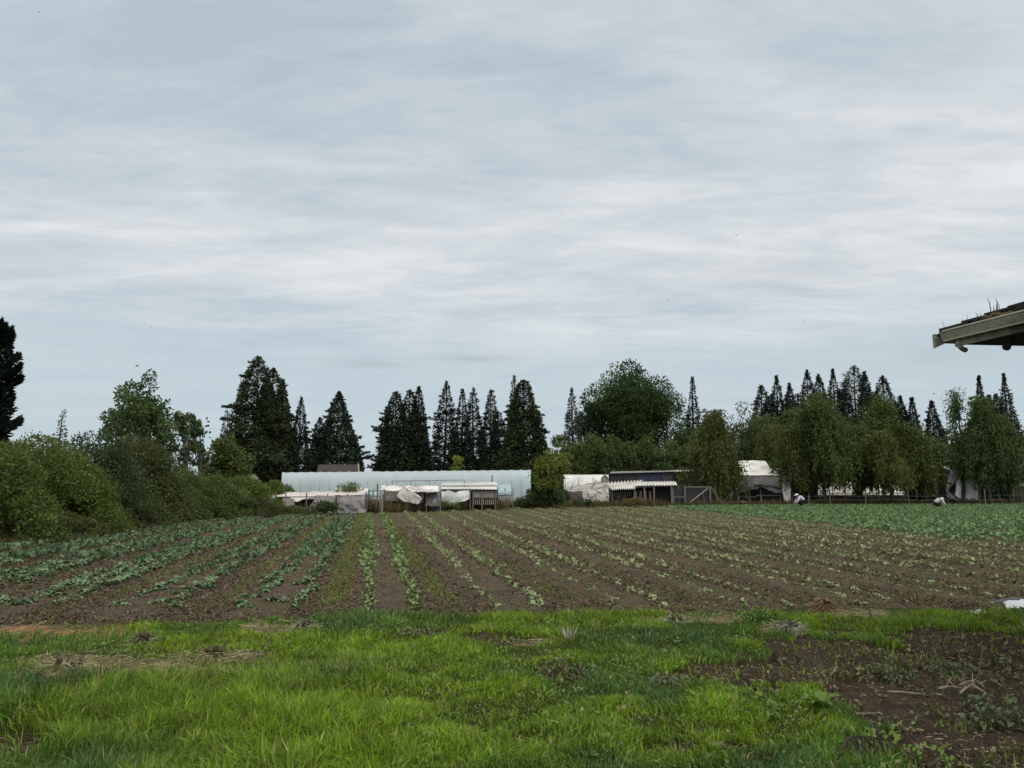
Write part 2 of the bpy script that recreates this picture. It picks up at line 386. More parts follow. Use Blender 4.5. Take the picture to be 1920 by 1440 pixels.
tag(npm('lawn_ground', np.stack([XX, YY, ZZ], -1).reshape(-1, 3), Fq, M['dirt'], None, col.reshape(-1, 3), True), kind='structure')
# field sheet
nx, ny = 560, 420
ty = np.linspace(0, 1, ny); a = np.linspace(0, 1, nx)
TT, AA = np.meshgrid(ty, a, indexing='ij')
base = 9.0*(105/9.0)**TT
XX = -(base*.8+13)+AA*((base*.8+13)+(base*.95+10))
e1 = edge(XX)+.12
YY = np.maximum(e1+(105-e1)*(base-9.0)/96.0, e1)
s = tt(XX, YY)
STRIPS = [-.47, 1.17, 2.9, -2.1]
def stripmask(x, y):
    s = tt(x, y); m = np.zeros(np.shape(x)); j = (fbm(x*1.5, y*.8, 71, 3)-.5)
    for c, wd, am in ((-.47, .25, 1), (1.17, .20, .9), (-2.1, .18, .6), (2.95, .2, .45), (-3.85, .2, .4), (4.7, .2, .3)):
        m = np.maximum(m, am*(1-sstep(.5, 1.1, np.abs((s-c+.15*j)/wd)))*sstep(10.3, 12.3, y+j*2))
    return m
beyond = sstep(-1.5, 1.0, YY-faredge(XX)+1.5*(fbm(XX*.6, YY*.6, 72, 3)-.5))
hedge = sstep(.3, -.7, s-HEDGE+.6*(fbm(XX*.7, YY*.7, 73, 3)-.5))
sm = stripmask(XX, YY)
n1 = fbm(XX*.35, YY*.35, 74, 4)[..., None]; n2 = fbm(XX*5, YY*5, 75, 3)[..., None]; n3 = fbm(XX*1.3, YY*1.3, 76, 3)[..., None]
olive = sstep(1.5, 7, s)[..., None]
cs = np.array([.088, .069, .050])*(.62+.4*n1+.45*n2)
cs = cs*(1-.45*olive)+np.array([.088, .074, .044])*(.62+.4*n1+.45*n2)*.45*olive
cs = cs*(1-.3*sstep(.5, .7, n3))+np.array([.085, .088, .04])*.3*sstep(.5, .7, n3)
cg = np.array([.105, .11, .038])*(.6+.8*n2)
cb_ = np.array([.12, .09, .045])*(.5+.5*n1+.4*n2)
cgr = np.array([.085, .105, .035])*(.6+.8*n2)
col = cs*(1-.75*sm[..., None])+cg*.75*sm[..., None]
bm_ = np.maximum(beyond, 0)[..., None]; mixb = sstep(.4, .6, n3); col = col*(1-bm_)+(cb_*(1-mixb)+cgr*mixb)*bm_
hh = hedge[..., None]; col = col*(1-hh)+cgr*hh
om = orangemask(XX, YY)[..., None]; col = col*(1-.7*om)+np.array([.36, .22, .12])*(.6+.8*n2)*.7*om
near = sstep(40, 12, YY)
ZZ = (.05*(fbm(XX*5, YY*5, 77, 4)-.5)+.032*np.sin(s*2*math.pi/1.72+.6)+.012*np.sin(s*2*math.pi/.43))*near*sstep(0, .8, YY-e1)+relief(XX, YY)+(-.01)*sstep(.2, 0, YY-e1)
tag(npm('field_soil', np.stack([XX, YY, ZZ], -1).reshape(-1, 3), np.stack([(q := np.arange(nx*ny).reshape(ny, nx))[:-1, :-1], q[:-1, 1:], q[1:, 1:], q[1:, :-1]], -1).reshape(-1, 4), M['soil'], None, col.reshape(-1, 3), True), kind='structure')
o = MB().add([(-3000, -3000, -.2), (3000, -3000, -.2), (3000, 3000, -.2), (-3000, 3000, -.2)], [(0, 1, 2, 3)]).build('ground', M['far'])
tag(o, kind='structure')
# ---------------------------------------------------------------- grass, weeds, litter (uncountable)
rng = np.random.default_rng(5)
def blades(x, y, z, h, wd, lean, col, name, m, label, seg=True):
    n = len(x); az = rng.uniform(0, 2*math.pi, n)*.7+14*fbm(x*1.9, y*1.9, 87, 2); fa = rng.uniform(0, 2*math.pi, n)
    P = np.stack([x, y, z], 1); sd = np.stack([np.cos(fa), np.sin(fa), np.zeros(n)], 1)*wd[:, None]/2
    ld = np.stack([np.cos(az), np.sin(az), np.zeros(n)], 1)*(lean*h)[:, None]
    up = np.zeros((n, 3)); up[:, 2] = h
    m1 = P+up*.55+ld*.3; tip = P+up*(1-.35*np.minimum(lean, 1.3))[:, None]+ld
    V = np.stack([P-sd, P+sd, m1+sd*.85, m1-sd*.85, tip], 1).reshape(-1, 3)
    b = np.arange(n)[:, None]*5
    o = npm(name, V, [b+np.array([[0, 1, 2, 3]]), b+np.array([[3, 2, 4]])], m, None, np.repeat(col, 5, 0))
    return tag(o, label, 'grass', kind='stuff')
# lawn grass
n = 430000
y = 3.3+(9.9-3.3)*rng.random(n)**1.25; x = rng.uniform(-1, 1, n)*(.74*y+1.3)
ok = y < edge(x)+.05+.25*(vn(x*2, y*0, 9)-.4); x, y = x[ok], y[ok]
u, v = UV(x, y); dm = dirtmask(x, y); hm = haymask(x, y); om = orangemask(x, y)
cl = fbm(x*2.6, y*2.6, 81, 3); keep = rng.random(len(x)) < (1-.97*dm)*(1-.85*hm)*(1-.8*om)*np.clip(.42+2.2*(cl-.28), .42, 1)
x, y, u, v, hm, cl = x[keep], y[keep], u[keep], v[keep], hm[keep], cl[keep]
pa = fbm(x*.75+4, y*.75, 82, 3); pb = fbm(x*1.1, y*1.1+7, 83, 3); pc = fbm(x*4, y*4, 84, 2)
left = 1-sstep(560, 820, u); tall = left*sstep(1235, 1300, v)+.55*sstep(1175, 1160, v)*(1-left*.4)+.35*np.exp(-((u-660)/120)**2-((v-1250)/60)**2)
tall = np.maximum(tall, .8*np.exp(-((u-1390)/70)**2-((v-1152)/14)**2)); tall = np.maximum(tall, .5*np.exp(-((u-1790)/160)**2-((v-1172)/16)**2))
h = (.036+.13*np.maximum(cl-.22,0)+.11*tall*(.3+1.1*pc))*(.5+.8*rng.random(len(x)))*(1-.55*hm)
wd = (.0045+.0095*rng.random(len(x))**2.2)*(1+.35*(y-4)/4); lean = .12+1.0*rng.random(len(x))**1.3
lime = sstep(.44, .60, pa+.10*np.exp(-((u-900)/260)**2-((v-1300)/60)**2)+.16*np.exp(-((u-1320)/230)**2-((v-1390)/70)**2)+.07*np.exp(-((u-330)/160)**2-((v-1340)/40)**2)-.1*np.exp(-((u-640)/110)**2-((v-1270)/50)**2))
blue = sstep(.44, .62, pb+.12*np.exp(-((u-640)/110)**2-((v-1265)/55)**2)+.1*np.exp(-((u-180)/140)**2-((v-1385)/40)**2))*(1-lime*.7)
c0, c1, c2, c3 = np.array([.112, .212, .028]), np.array([.195, .312, .022]), np.array([.075, .145, .050]), np.array([.34, .30, .15])
col = c0+(c1-c0)*lime[:, None]; col = col+(c2-col)*(.75*blue)[:, None]
dry = np.clip((rng.random(len(x)) < .06+.5*hm+.22*np.exp(-((u-330)/200)**2-((v-1262)/34)**2))*1.0, 0, 1)[:, None]; col = col*(1-dry)+c3*dry
col = col*(.55+.9*rng.random(len(x))**1.3)[:, None]*np.array([1, 1, 1])+rng.normal(size=(len(x), 3))*np.array([.012, .008, .004]); col = np.clip(col, .01, .9)
z = relief(x, y)-.012
col = col*(.72+.62*cl)[:, None]*(.8+.4*fbm(x*7, y*7, 88, 2))[:, None]
blades(x, y, z, h, wd, lean, col, 'lawn_grass', M['grass'], 'thick green lawn grass in uneven tufts in front of the field')
# seed heads among the tall grass on the left
n = 110
uu = rng.normal(270, 170, n); vv = rng.uniform(1225, 1330, n); P = [G(a, b) for a, b in zip(uu, vv)]
x = np.array([p.x for p in P]); y = np.array([p.y for p in P]); z = relief(x, y)
h = rng.uniform(.18, .34, n); lean = .25*rng.random(n); az = rng.uniform(0, 6.28, n)
B = np.stack([x, y, z], 1); T = B+np.stack([np.cos(az)*lean*h, np.sin(az)*lean*h, h], 1); D = nrm(T-B)
c = np.tile([.17, .17, .07], (n, 1))*(.6+.6*rng.random((n, 1)))
a1 = leafq(B, T-B, h, np.full(n, .004), rng, c); c2_ = np.tile([.16, .12, .075], (n, 1))*(.6+.6*rng.random((n, 1)))
a2 = leafq(T, D+rng.normal(size=(n, 3))*.08, rng.uniform(.04, .075, n), np.full(n, .007), rng, c2_); a3 = leafq(T, D+rng.normal(size=(n, 3))*.08, rng.uniform(.04, .075, n), np.full(n, .010), rng, c2_)
V, Fq, cc = cat3([a1, a2, a3]); tag(npm('seeding_grass', V, Fq, M['grass'], None, cc), 'brown seed heads on thin stalks in the tall grass at left', 'grass', kind='stuff')
# low leafy weeds in the lawn and on the bare soil
n = 22000
y = 3.4+7*rng.random(n)**1.2; x = rng.uniform(-1, 1, n)*(.74*y+1.2)
ok = y < edge(x)+.4; x, y = x[ok], y[ok]; dm = dirtmask(x, y); cl = fbm(x*1.6, y*1.6, 91, 3); u, v = UV(x, y)
wp = sstep(.48, .70, cl)*(.15+.30*dm)*(.25+.75*(v < 1290))+.10
wp = np.maximum(wp, .8*np.exp(-((u-1430)/150)**2-((v-1315)/22)**2)); wp = np.maximum(wp, .7*np.exp(-((u-1190)/120)**2-((v-1265)/30)**2))
kp = rng.random(len(x)) < wp; x, y, dm, u, v = x[kp], y[kp], dm[kp], u[kp], v[kp]
parts = []; nl = 7
for k in range(nl):
    n = len(x); az = rng.uniform(0, 6.28, n); el = rng.uniform(.15, .9, n); S = rng.uniform(.018, .05, n)
    D = np.stack([np.cos(az), np.sin(az), el], 1); P = np.stack([x+rng.normal(size=n)*.015, y+rng.normal(size=n)*.015, relief(x, y)+rng.uniform(0, .05, n)], 1)
    base = np.where((dm > .5)[:, None], np.array([.15, .155, .07]), np.array([.12, .2, .04])); base = np.where((rng.random(n) < .12)[:, None], np.array([.2, .2, .08]), base)
    parts.append(leafq(P, D, S, S*rng.uniform(.4, .7, n), rng, base*(.6+.7*rng.random((n, 1)))))
V, Fq, cc = cat3(parts); tag(npm('low_weeds', V, Fq, M['crop'], None, cc), 'small leafy weeds scattered over the bare dark soil and the lawn', 'weeds', kind='stuff')
# litter: bits of straw, root and stick on the soil
def litter(x, y, z, S, W, col, name, label, flat=.18):
    n = len(x); az = rng.uniform(0, 6.28, n)
    D = np.stack([np.cos(az), np.sin(az), rng.normal(size=n)*flat], 1)
    V, Fq, cc = leafq(np.stack([x, y, z], 1), D, S, W, rng, col)
    tag(npm(name, V, Fq, M['straw'], None, cc), label, 'litter', kind='stuff')
n = 70000
y = 3.4+7*rng.random(n)**1.2; x = rng.uniform(-1, 1, n)*(.74*y+1.2); dm = dirtmask(x, y); hm = haymask(x, y); om = orangemask(x, y)
kp = rng.random(n) < np.maximum(dm*.7*sstep(.3, .6, fbm(x*2, y*2, 95, 3)+.1), .04*(1-dm)); x, y, dm = x[kp], y[kp], dm[kp]; n = len(x)
pale = rng.random((n, 1)); col = np.where(pale < .38, np.array([.34, .27, .18]), np.where(pale < .6, np.array([.14, .11, .08]), np.array([.035, .028, .024])))*(.6+.8*rng.random((n, 1)))
litter(x, y, relief(x, y)+rough(x, y)*.9+.012, rng.uniform(.015, .11, n)*rng.uniform(.3, 1, n), rng.uniform(.003, .010, n), col, 'soil_litter', 'broken straw and rootlets lying on the bare soil')
n = 60000
y = 5+6*rng.random(n); x = rng.uniform(-1, 1, n)*(.74*y+1); ho = np.maximum(haymask(x, y), orangemask(x, y)); og = orangemask(x, y)
kp = rng.random(n) < ho*.9; x, y, og = x[kp], y[kp], og[kp]; n = len(x)
col = (np.array([.37, .34, .20])*(1-og[:, None])+np.array([.45, .28, .15])*og[:, None])*(.5+.7*rng.random((n, 1)))
litter(x, y, relief(x, y)+rng.uniform(0, .05, n)*(1-.7*og), rng.uniform(.06, .2, n), rng.uniform(.004, .008, n), col, 'cut_hay', 'pale cut hay left lying in swathes on the lawn', .12)
# clods and straw on the field soil
n = 60000
y = 9.3+24*rng.random(n)**1.8; x = rng.uniform(-1, 1, n)*(.72*y+1.2)
kp = y > edge(x)+.15; x, y = x[kp], y[kp]; n = len(x); pale = rng.random((n, 1))
col = np.where(pale < .35, np.array([.24, .18, .12]), np.where(pale < .55, np.array([.15, .13, .06]), np.array([.06, .042, .032])))*(.55+.7*rng.random((n, 1)))
sz = .8+.05*(y-10)
V, Fq, cc = leafq(np.stack([x, y, np.full(n, .0)+rng.uniform(0, .03, n)], 1), np.stack([rng.normal(size=n), rng.normal(size=n), np.abs(rng.normal(size=n))*.35], 1), rng.uniform(.025, .08, n)*sz, rng.uniform(.01, .03, n)*sz, rng, col)
tag(npm('field_litter', V, Fq, M['straw'], None, cc), 'clods, chaff and dead stalks strewn over the field soil', 'litter', kind='stuff')
# crumbled clods of earth
def clods(x, y, z, s, col, name, label):
    n = len(x); d = np.array([[1, 0, 0], [-1, 0, 0], [0, 1, 0], [0, -1, 0], [0, 0, 1], [0, 0, -1]], float)
    a = rng.uniform(0, 6.28, n); ca, sa = np.cos(a)[:, None], np.sin(a)[:, None]
    q = d[None]*(.6+.8*rng.random((n, 6, 1)))+rng.normal(size=(n, 6, 3))*.22; q = q*s[:, None, None]*np.array([1.2, 1, .7])
    X_ = q[..., 0]*ca-q[..., 1]*sa; Y_ = q[..., 0]*sa+q[..., 1]*ca
    V = np.stack([X_+x[:, None], Y_+y[:, None], q[..., 2]+z[:, None]], -1).reshape(-1, 3)
    T = np.array([[0, 2, 4], [2, 1, 4], [1, 3, 4], [3, 0, 4], [2, 0, 5], [1, 2, 5], [3, 1, 5], [0, 3, 5]]); Fq = (np.arange(n)[:, None, None]*6+T[None]).reshape(-1, 3)
    tag(npm(name, V, Fq, M['straw'], None, np.repeat(col, 6, 0)), label, 'soil', kind='stuff')
n = 26000; y = 3.6+6.5*rng.random(n)**1.2; x = rng.uniform(-1, 1, n)*(.74*y+1); kp = rng.random(n) < dirtmask(x, y)*(.15+1.3*np.maximum(fbm(x*1.5, y*1.5, 99, 3)-.35, 0)*2); x, y = x[kp], y[kp]; n = len(x)
clods(x, y, relief(x, y)+rough(x, y)*1.6, .006+.026*rng.random(n)**3, np.array([.074, .050, .036])*(.5+.9*rng.random((n, 1))), 'soil_clods', 'crumbled dark clods over the bare soil patch')
n = 34000; y = 9.4+17*rng.random(n)**1.7; x = rng.uniform(-1, 1, n)*(.72*y+1); kp = (y > edge(x)+.2) & (rng.random(n) < .2+.9*fbm(x*1.2, y*1.2, 98, 3)) & (tt(x, y) > HEDGE+.3); x, y = x[kp], y[kp]; n = len(x)
clods(x, y, np.full(n, .004), (.010+.030*rng.random(n)**3)*(.8+.03*(y-9)), np.array([.092, .07, .052])*(.5+.95*rng.random((n, 1))), 'field_clods', 'loose clods of tilled earth between the crop rows')
# weeds on the tractor strips and thinly between the rows
n = 270000
y = 10.2+50*rng.random(n)**2; x = rng.uniform(-1, 1, n)*(.72*y+1); sm = stripmask(x, y); s = tt(x, y)
kp = (rng.random(n) < sm*.9+.045+.07*sstep(2, 8, s)) & (y < faredge(x)+1) & (s > HEDGE+.2) & (y > edge(x)+.3); x, y, sm = x[kp], y[kp], sm[kp]; n = len(x)
sz = .75+.045*(y-10); col = np.array([.155, .20, .05])*(.55+.8*rng.random((n, 1)))*np.where(sm > .3, 1.0, .85)[:, None]
V, Fq, cc = leafq(np.stack([x, y, np.full(n, .005)], 1), np.stack([rng.normal(size=n)*.7, rng.normal(size=n)*.7, .3+np.abs(rng.normal(size=n))*.6], 1), rng.uniform(.03, .085, n)*sz, rng.uniform(.01, .022, n)*sz, rng, col)
tag(npm('strip_weeds', V, Fq, M['grass'], None, cc), 'fine weedy grass in strips between the crop rows', 'weeds', kind='stuff')
# rough grass at the far edge of the field and under the hedge
n = 36000
x = rng.uniform(-26, 75, n); y = faredge(x)+rng.uniform(-.6, 1, n)**1*3.2; kp = tt(x, y) > HEDGE-1; x, y = x[kp], y[kp]
n2_ = 42000; y2 = rng.uniform(20, 50, n2_); x2 = HEDGE-.189*y2+.1+rng.normal(size=n2_)*.45; kp = rng.random(n2_) < .2+fbm(x2, y2*.5, 97, 3)
y2, x2 = y2[kp], x2[kp]; x = np.concatenate([x, x2]); y = np.concatenate([y, y2]); n = len(x)
u, v = UV(x, y); pt = fbm(x*.45, y*.45, 96, 3)
brown = np.clip(sstep(.42, .62, pt)+.6*np.exp(-((u-720)/60)**2)+.5*np.exp(-((u-1180)/50)**2), 0, 1)*np.where(x < -16, .75, 1)
col = (np.array([.10, .12, .035])*(1-brown[:, None])+np.array([.15, .105, .06])*brown[:, None])*(.55+.7*rng.random((n, 1)))
h = (.25+.6*pt*rng.random(n)+.5*brown*rng.random(n)+.25*((u > 500) & (u < 1000)))*np.where(u > 1350, .75, 1)*np.where((x < -13) & (y < 46), np.clip(y/62, .3, .62), 1); D = np.stack([rng.normal(size=n)*.22, rng.normal(size=n)*.22, np.ones(n)], 1)
V, Fq, cc = leafq(np.stack([x, y, np.zeros(n)], 1), D, h, (.05+.05*rng.random(n))*np.clip(y/48, .3, 1), rng, col, .35)
tag(npm('rough_grass', V, Fq, M['grass'], None, cc), 'unmown green and brown grass along the edges of the field', 'grass', kind='stuff')

# ---------------------------------------------------------------- crops
def ordn(k):
    o = ['', 'first', 'second', 'third', 'fourth', 'fifth', 'sixth', 'seventh', 'eighth', 'ninth', 'tenth', 'eleventh', 'twelfth', 'thirteenth', 'fourteenth', 'fifteenth', 'sixteenth', 'seventeenth', 'eighteenth', 'nineteenth']
    tn = {2: 'twent', 3: 'thirt', 4: 'fort', 5: 'fift', 6: 'sixt', 7: 'sevent', 8: 'eight', 9: 'ninet'}
    if k < 20: return o[k]
    return tn[k//10]+'ieth' if k % 10 == 0 else tn[k//10]+'y-'+o[k % 10]
def plant(seed, nl, R, Hh, base, wfac, name):
    r = random.Random(seed); V = []; Fq = []; Cc = []
    for i in range(nl):
        az = i*2.4+r.uniform(-.5, .5); el = r.uniform(.25, 1.15)*(1 if i > 2 else 1.2); Ln = R*r.uniform(.75, 1.15)
        tone = r.uniform(.5, 1.5); bend = r.uniform(.5, 1.3); tw = r.uniform(-.5, .5); o = len(V); nu, nv = 5, 3
        for a in range(nu):
            t = a/(nu-1); rad = Ln*t*math.cos(el*(1-.35*t*bend)); z = Hh*.1+Ln*t*math.sin(max(el*(1-.75*t*bend), -.4))
            wd = Ln*wfac*math.sin(math.pi*min(.12+.86*t, 1))**.7*(.25 if t < .3 else 1)
            for b in range(nv):
                q = (b-1)*wd/2; zz = z+abs(b-1)*wd*.28+q*tw+r.uniform(-.012, .012)*R/.2
                V.append((math.cos(az)*rad-math.sin(az)*q, math.sin(az)*rad+math.cos(az)*q, zz))
                vein = 1.28 if b == 1 else 1
                Cc.append([c*tone*vein for c in base])
        for a in range(nu-1):
            for b in range(nv-1): Fq.append((o+a*nv+b, o+a*nv+b+1, o+(a+1)*nv+b+1, o+(a+1)*nv+b))
    me = npm(name, np.array(V), np.array(Fq), M['crop'], None, np.array(Cc), True)
    return me
CAB = (.098, .155, .074); SEED = (.19, .245, .105); LET = (.155, .22, .075)
cabs = [plant(100+i, 14, .118, .13, tuple(c*f for c, f in zip(CAB, (1, 1, 1)) ), .55, 'cabbage_plant') for i, _ in enumerate(range(8))]
seeds = [plant(200+i, 5, .085, .085, SEED, .62, 'seedling_plant') for i in range(6)]
lets = [plant(300+i, 6, .115, .10, LET, .6, 'seedling_plant') for i in range(6)]
def proto(objs):
    ms = []
    for o in objs: ms.append(o.data); bpy.data.objects.remove(o)
    return ms
cabs, seeds, lets = proto(cabs), proto(seeds), proto(lets)
def farplants(P, R, base, nl, name, label, cat):
    """the many plants further off, one mesh"""
    parts = []; n = len(P)
    for k in range(nl):
        az = rng.uniform(0, 6.28, n); el = rng.uniform(.15, 1.1, n); S = R*rng.uniform(.6, 1.15, n)*P[:, 3]
        D = np.stack([np.cos(az), np.sin(az), el], 1)
        B = np.stack([P[:, 0]+rng.normal(size=n)*.06, P[:, 1]+rng.normal(size=n)*.06, P[:, 2]+.02+rng.uniform(0, .05, n)], 1)
        parts.append(leafq(B, D, S, S*rng.uniform(.45, .75, n), rng, np.array(base)*(.55+.9*rng.random((n, 1))), .55))
    V, Fq, cc = cat3(parts); tag(npm(name, V, Fq, M['crop'], None, cc), label, cat, kind='stuff')
rr = random.Random(4)
def infr(x, y): return abs(x) < .686*y-.1
def crop_rows(rows, side):
    near, rest = [], []
    for ri, (s0, sl, y0, sp, kind) in enumerate(rows):
        y = y0+rr.uniform(0, .2); k = 0; started = y0 < 13 and infr(s0+sl*y0, y0)
        while y < 90:
            x = s0+sl*y+rr.gauss(0, .095 if side < 0 else .05)
            if y > float(faredge(x))-.8: break
            if (side < 0 and tt(x, y) < HEDGE+.5) or (side > 0 and x > 14.1): y += sp; continue
            if abs(x) < .72*y+1.6 and rr.random() > .035:
                if infr(x, y): k += 1; near.append((y, x, ri, k, kind, started))
                else: rest.append((x, y, kind))
            y += sp*rr.uniform(.85, 1.15)*(1 if y < 30 else 1.25)
    near.sort(); return near[:300], [(b, a, e) for a, b, c, d, e, g in near[300:]]+rest
rows = []
for k in range(8):
    for d in ((-1.02, -1.62) if k < 2 else (-1.0, -1.33, -1.68)): rows.append((d-1.72*k, -.189, (10.35 if k == 0 else 10.45 if k == 1 else 10.7), .20, 'c'))
near, rest = crop_rows(rows, -1)
for y, x, ri, k, kd, st in near:
    o = bpy.data.objects.new('cabbage_plant', rr.choice(cabs)); C.objects.link(o)
    s_ = rr.uniform(.8, 1.25)*(1 if y > 12.3 else .85)*(1.06 if ri >= 4 else 1); o.location = (x, y, float(relief(x, y))); o.scale = (s_, s_, s_*rr.uniform(.85, 1.1)); o.rotation_euler = (rr.uniform(-.12, .12), rr.uniform(-.12, .12), rr.uniform(0, 6.28))
    if st: lb = f"{ordn(k)} bluish cabbage from the near end of the {ordn(ri+1)} row left of the strip"
    else: lb = f"{ordn(k)} bluish cabbage from the left photo edge in the {ordn(ri+1)} row left of the strip"
    tag(o, lb, 'cabbage', 'blue-green cabbages in the left rows')
P = np.array([(x, y, 0, rr.uniform(.8, 1.2)) for x, y, e in rest])
farplants(P, .15, CAB, 11, 'distant_cabbages', 'rows of blue-green cabbages running back to the hedge', 'crop')
def slope(s): return float(np.interp(s, [0, 3.4, 7, 12, 19], [-.189, -.152, -.10, -.05, -.015]))
rows = []
for k in range(11):
    for d in (.05, .68):
        s0 = d+1.72*k; sl = slope(s0); s1 = s0+(-.189-sl)*10.0   # same offset at 10 m, then fanning slightly
        rows.append((s1, sl, 10.4+.08*k if k else 10.15, .2 if k == 0 else .215, 'l' if k == 0 else 's'))
near, rest = crop_rows(rows, 1)
for y, x, ri, k, kd, st in near:
    o = bpy.data.objects.new('seedling_plant', rr.choice(lets if kd == 'l' else seeds)); C.objects.link(o)
    s_ = rr.uniform(.75, 1.25); o.location = (x, y, float(relief(x, y))); o.scale = (s_, s_, s_*rr.uniform(.85, 1.15)); o.rotation_euler = (rr.uniform(-.15, .15), rr.uniform(-.15, .15), rr.uniform(0, 6.28))
    if st: lb = f"{ordn(k)} pale seedling from the near end of the {ordn(ri+1)} row right of the strip"
    else: lb = f"{ordn(k)} pale seedling from the right photo edge in the {ordn(ri+1)} row from the strip"
    tag(o, lb, 'seedling', 'pale green seedlings in the right rows')
P = np.array([(x, y, 0, rr.uniform(.7, 1.25)) for x, y, e in rest if e == 's']); farplants(P, .11, (.22, .255, .12), 6, 'distant_seedlings', 'thin rows of pale seedlings running back across the brown field', 'crop')
P = np.array([(x, y, 0, rr.uniform(.8, 1.2)) for x, y, e in rest if e == 'l']); farplants(P, .14, LET, 7, 'distant_lettuces', 'two straight rows of brighter green young plants beside the weedy strip', 'crop')
# dense green crop on the far right
n = 52000
y = 20+72*rng.random(n)**.9; x = 14.6+.35*np.sin(y*.9)+rng.random(n)*70; x = np.round(x/.45)*.45+rng.normal(size=n)*.11
kp = (x > 14.3) & (y < faredge(x)-.3) & (x < .74*y+2); x, y = x[kp], y[kp]
P = np.stack([x, y, np.zeros(len(x)), rng.uniform(.8, 1.25, len(x))], 1)
farplants(P, .165, (.132, .225, .088), 6, 'green_crop', 'dense block of bright green leafy crop in front of the right fence', 'crop')
# ---------------------------------------------------------------- trees and shrubs
def trunk_mesh(h, r, rng, lean=0, n=8, wob=1.):
    m = MB(); pts = []; x = y = 0
    for i in range(7):
        t = i/6; pts.append((x, y, h*t)); x += rng.normal()*h*.012*wob+lean*h/6; y += rng.normal()*h*.01*wob
    m.tube(pts, [r*(1.25 if i == 0 else 1-.8*i/6) for i in range(7)], n); return m, pts
def shade(n, rng, base, am=.3, lum=None):
    c = np.tile(np.array(base), (n, 1))*(1-am+2*am*rng.random((n, 1)))
    c = c*(1+rng.normal(size=(n, 3))*.06)
    return np.clip(c if lum is None else c*lum[:, None], .003, 1)
def conifer(o, h, r, n, rng, base, z0=.03, droop=.2, power=.9, size=.5, top=1.0, dens=6.5, gap=0, curl=.25, lean=0., up=-.3, shell=.55):
    """tapering cone: drooping sprays over the whole cone surface, plus separate branches that break its outline"""
    n = int(n*3.6); size *= .92; power *= rng.uniform(.86, 1.18); droop += rng.uniform(-.12, .18); dens *= rng.uniform(.75, 1.35); lean = lean+rng.uniform(-.018, .018); base = np.array(base)*1.45*rng.uniform(.8, 1.3)*np.array([rng.uniform(.9, 1.15), 1, rng.uniform(.85, 1.1)])
    tb, _ = trunk_mesh(h*.93, max(.10, h*.016), rng, lean, 8, .12); tb.build('trunk', M['bark'], o)
    prof = lambda q: np.maximum(1-q, 0)**power*(1-.25*np.exp(-q/.05))+.006
    k = int(n*shell); q = rng.random(int(k*2.2)); q = q[rng.random(len(q)) < prof(q)/max(prof(np.linspace(0, 1, 50)))+.08][:k]; k = len(q)
    az = rng.uniform(0, 6.28, k); bump = .58+.84*fbm(np.cos(az)*1.4+3, np.sin(az)*1.4+q*h*.38, int(h*10), 3); rad = .93*r*prof(q)*bump*(.45+.55*rng.random(k)**.5)
    if gap: rad = rad*np.where(vn(az*1.6, q*h*.8, 4) < gap*.7, .55, 1)
    ca, sa = np.cos(az), np.sin(az); z = h*(z0+(1-z0)*q)
    P = np.stack([ca*rad+lean*z, sa*rad, z-.25*rad*droop], 1); D = np.stack([ca*.7-sa*rng.normal(size=k)*.6, sa*.7+ca*rng.normal(size=k)*.6, up+rng.normal(size=k)*.35], 1)
    S = size*(.5+.7*rng.random(k))*(.55+.45*prof(q)/prof(np.array([.1]))); lum = .6+.8*fbm(az*1.5, q*h*.5, 9, 3)
    tp = [leafq(P, D, S, S*(.32+.22*rng.random(k)), rng, shade(k, rng, base, .28, lum))]
    m = n-k; nb = int(h*dens); q = rng.random(nb)**.9; zb = h*(z0+(1-z0)*q); Lb = r*prof(q)*(.82+.62*rng.random(nb)**1.5)+.10*top*min(1, r/2.)
    az = rng.uniform(0, 6.28, nb); Lb = Lb*(.62+.8*fbm(np.cos(az)*1.4+3, np.sin(az)*1.4+q*h*.38, int(h*10), 3))
    if gap: Lb = np.where(rng.random(nb) < gap*.6, Lb*.5, Lb)
    bt = .75+.5*rng.random(nb); pr = Lb**1.2+.05; i = rng.choice(nb, m, p=pr/pr.sum()); t = .35+.65*rng.random(m)**.8
    l = Lb[i]; ca, sa = np.cos(az[i]), np.sin(az[i]); lat = rng.normal(size=m)*.12*l*(1.2-t)
    P = np.stack([ca*l*t-sa*lat+lean*zb[i], sa*l*t+ca*lat, zb[i]-droop*l*t+curl*l*t*t+rng.normal(size=m)*.07], 1)
    D = np.stack([ca*.8-sa*rng.normal(size=m)*.5, sa*.8+ca*rng.normal(size=m)*.5, up+.1+rng.normal(size=m)*.3+curl*t], 1)
    S = size*(.5+.7*rng.random(m))*(.5+.5*prof(q[i])/prof(np.array([.1]))); tp.append(leafq(P, D, S, S*(.28+.18*rng.random(m)), rng, shade(m, rng, base, .28, bt[i])))
    k = max(24, int(n*.012)); zt = h*(.93+.07*rng.random(k)); P = np.stack([rng.normal(size=k)*.04+lean*zt, rng.normal(size=k)*.04, zt-.2], 1)
    D = np.stack([rng.normal(size=k)*.5, rng.normal(size=k)*.5, .5+rng.random(k)], 1); S = size*.7*(.4+.8*rng.random(k)); tp.append(leafq(P, D, S, S*.3, rng, shade(k, rng, base)))
    V, Fq, cc = cat3(tp); npm('crown', V, Fq, M['needle'], o, cc)
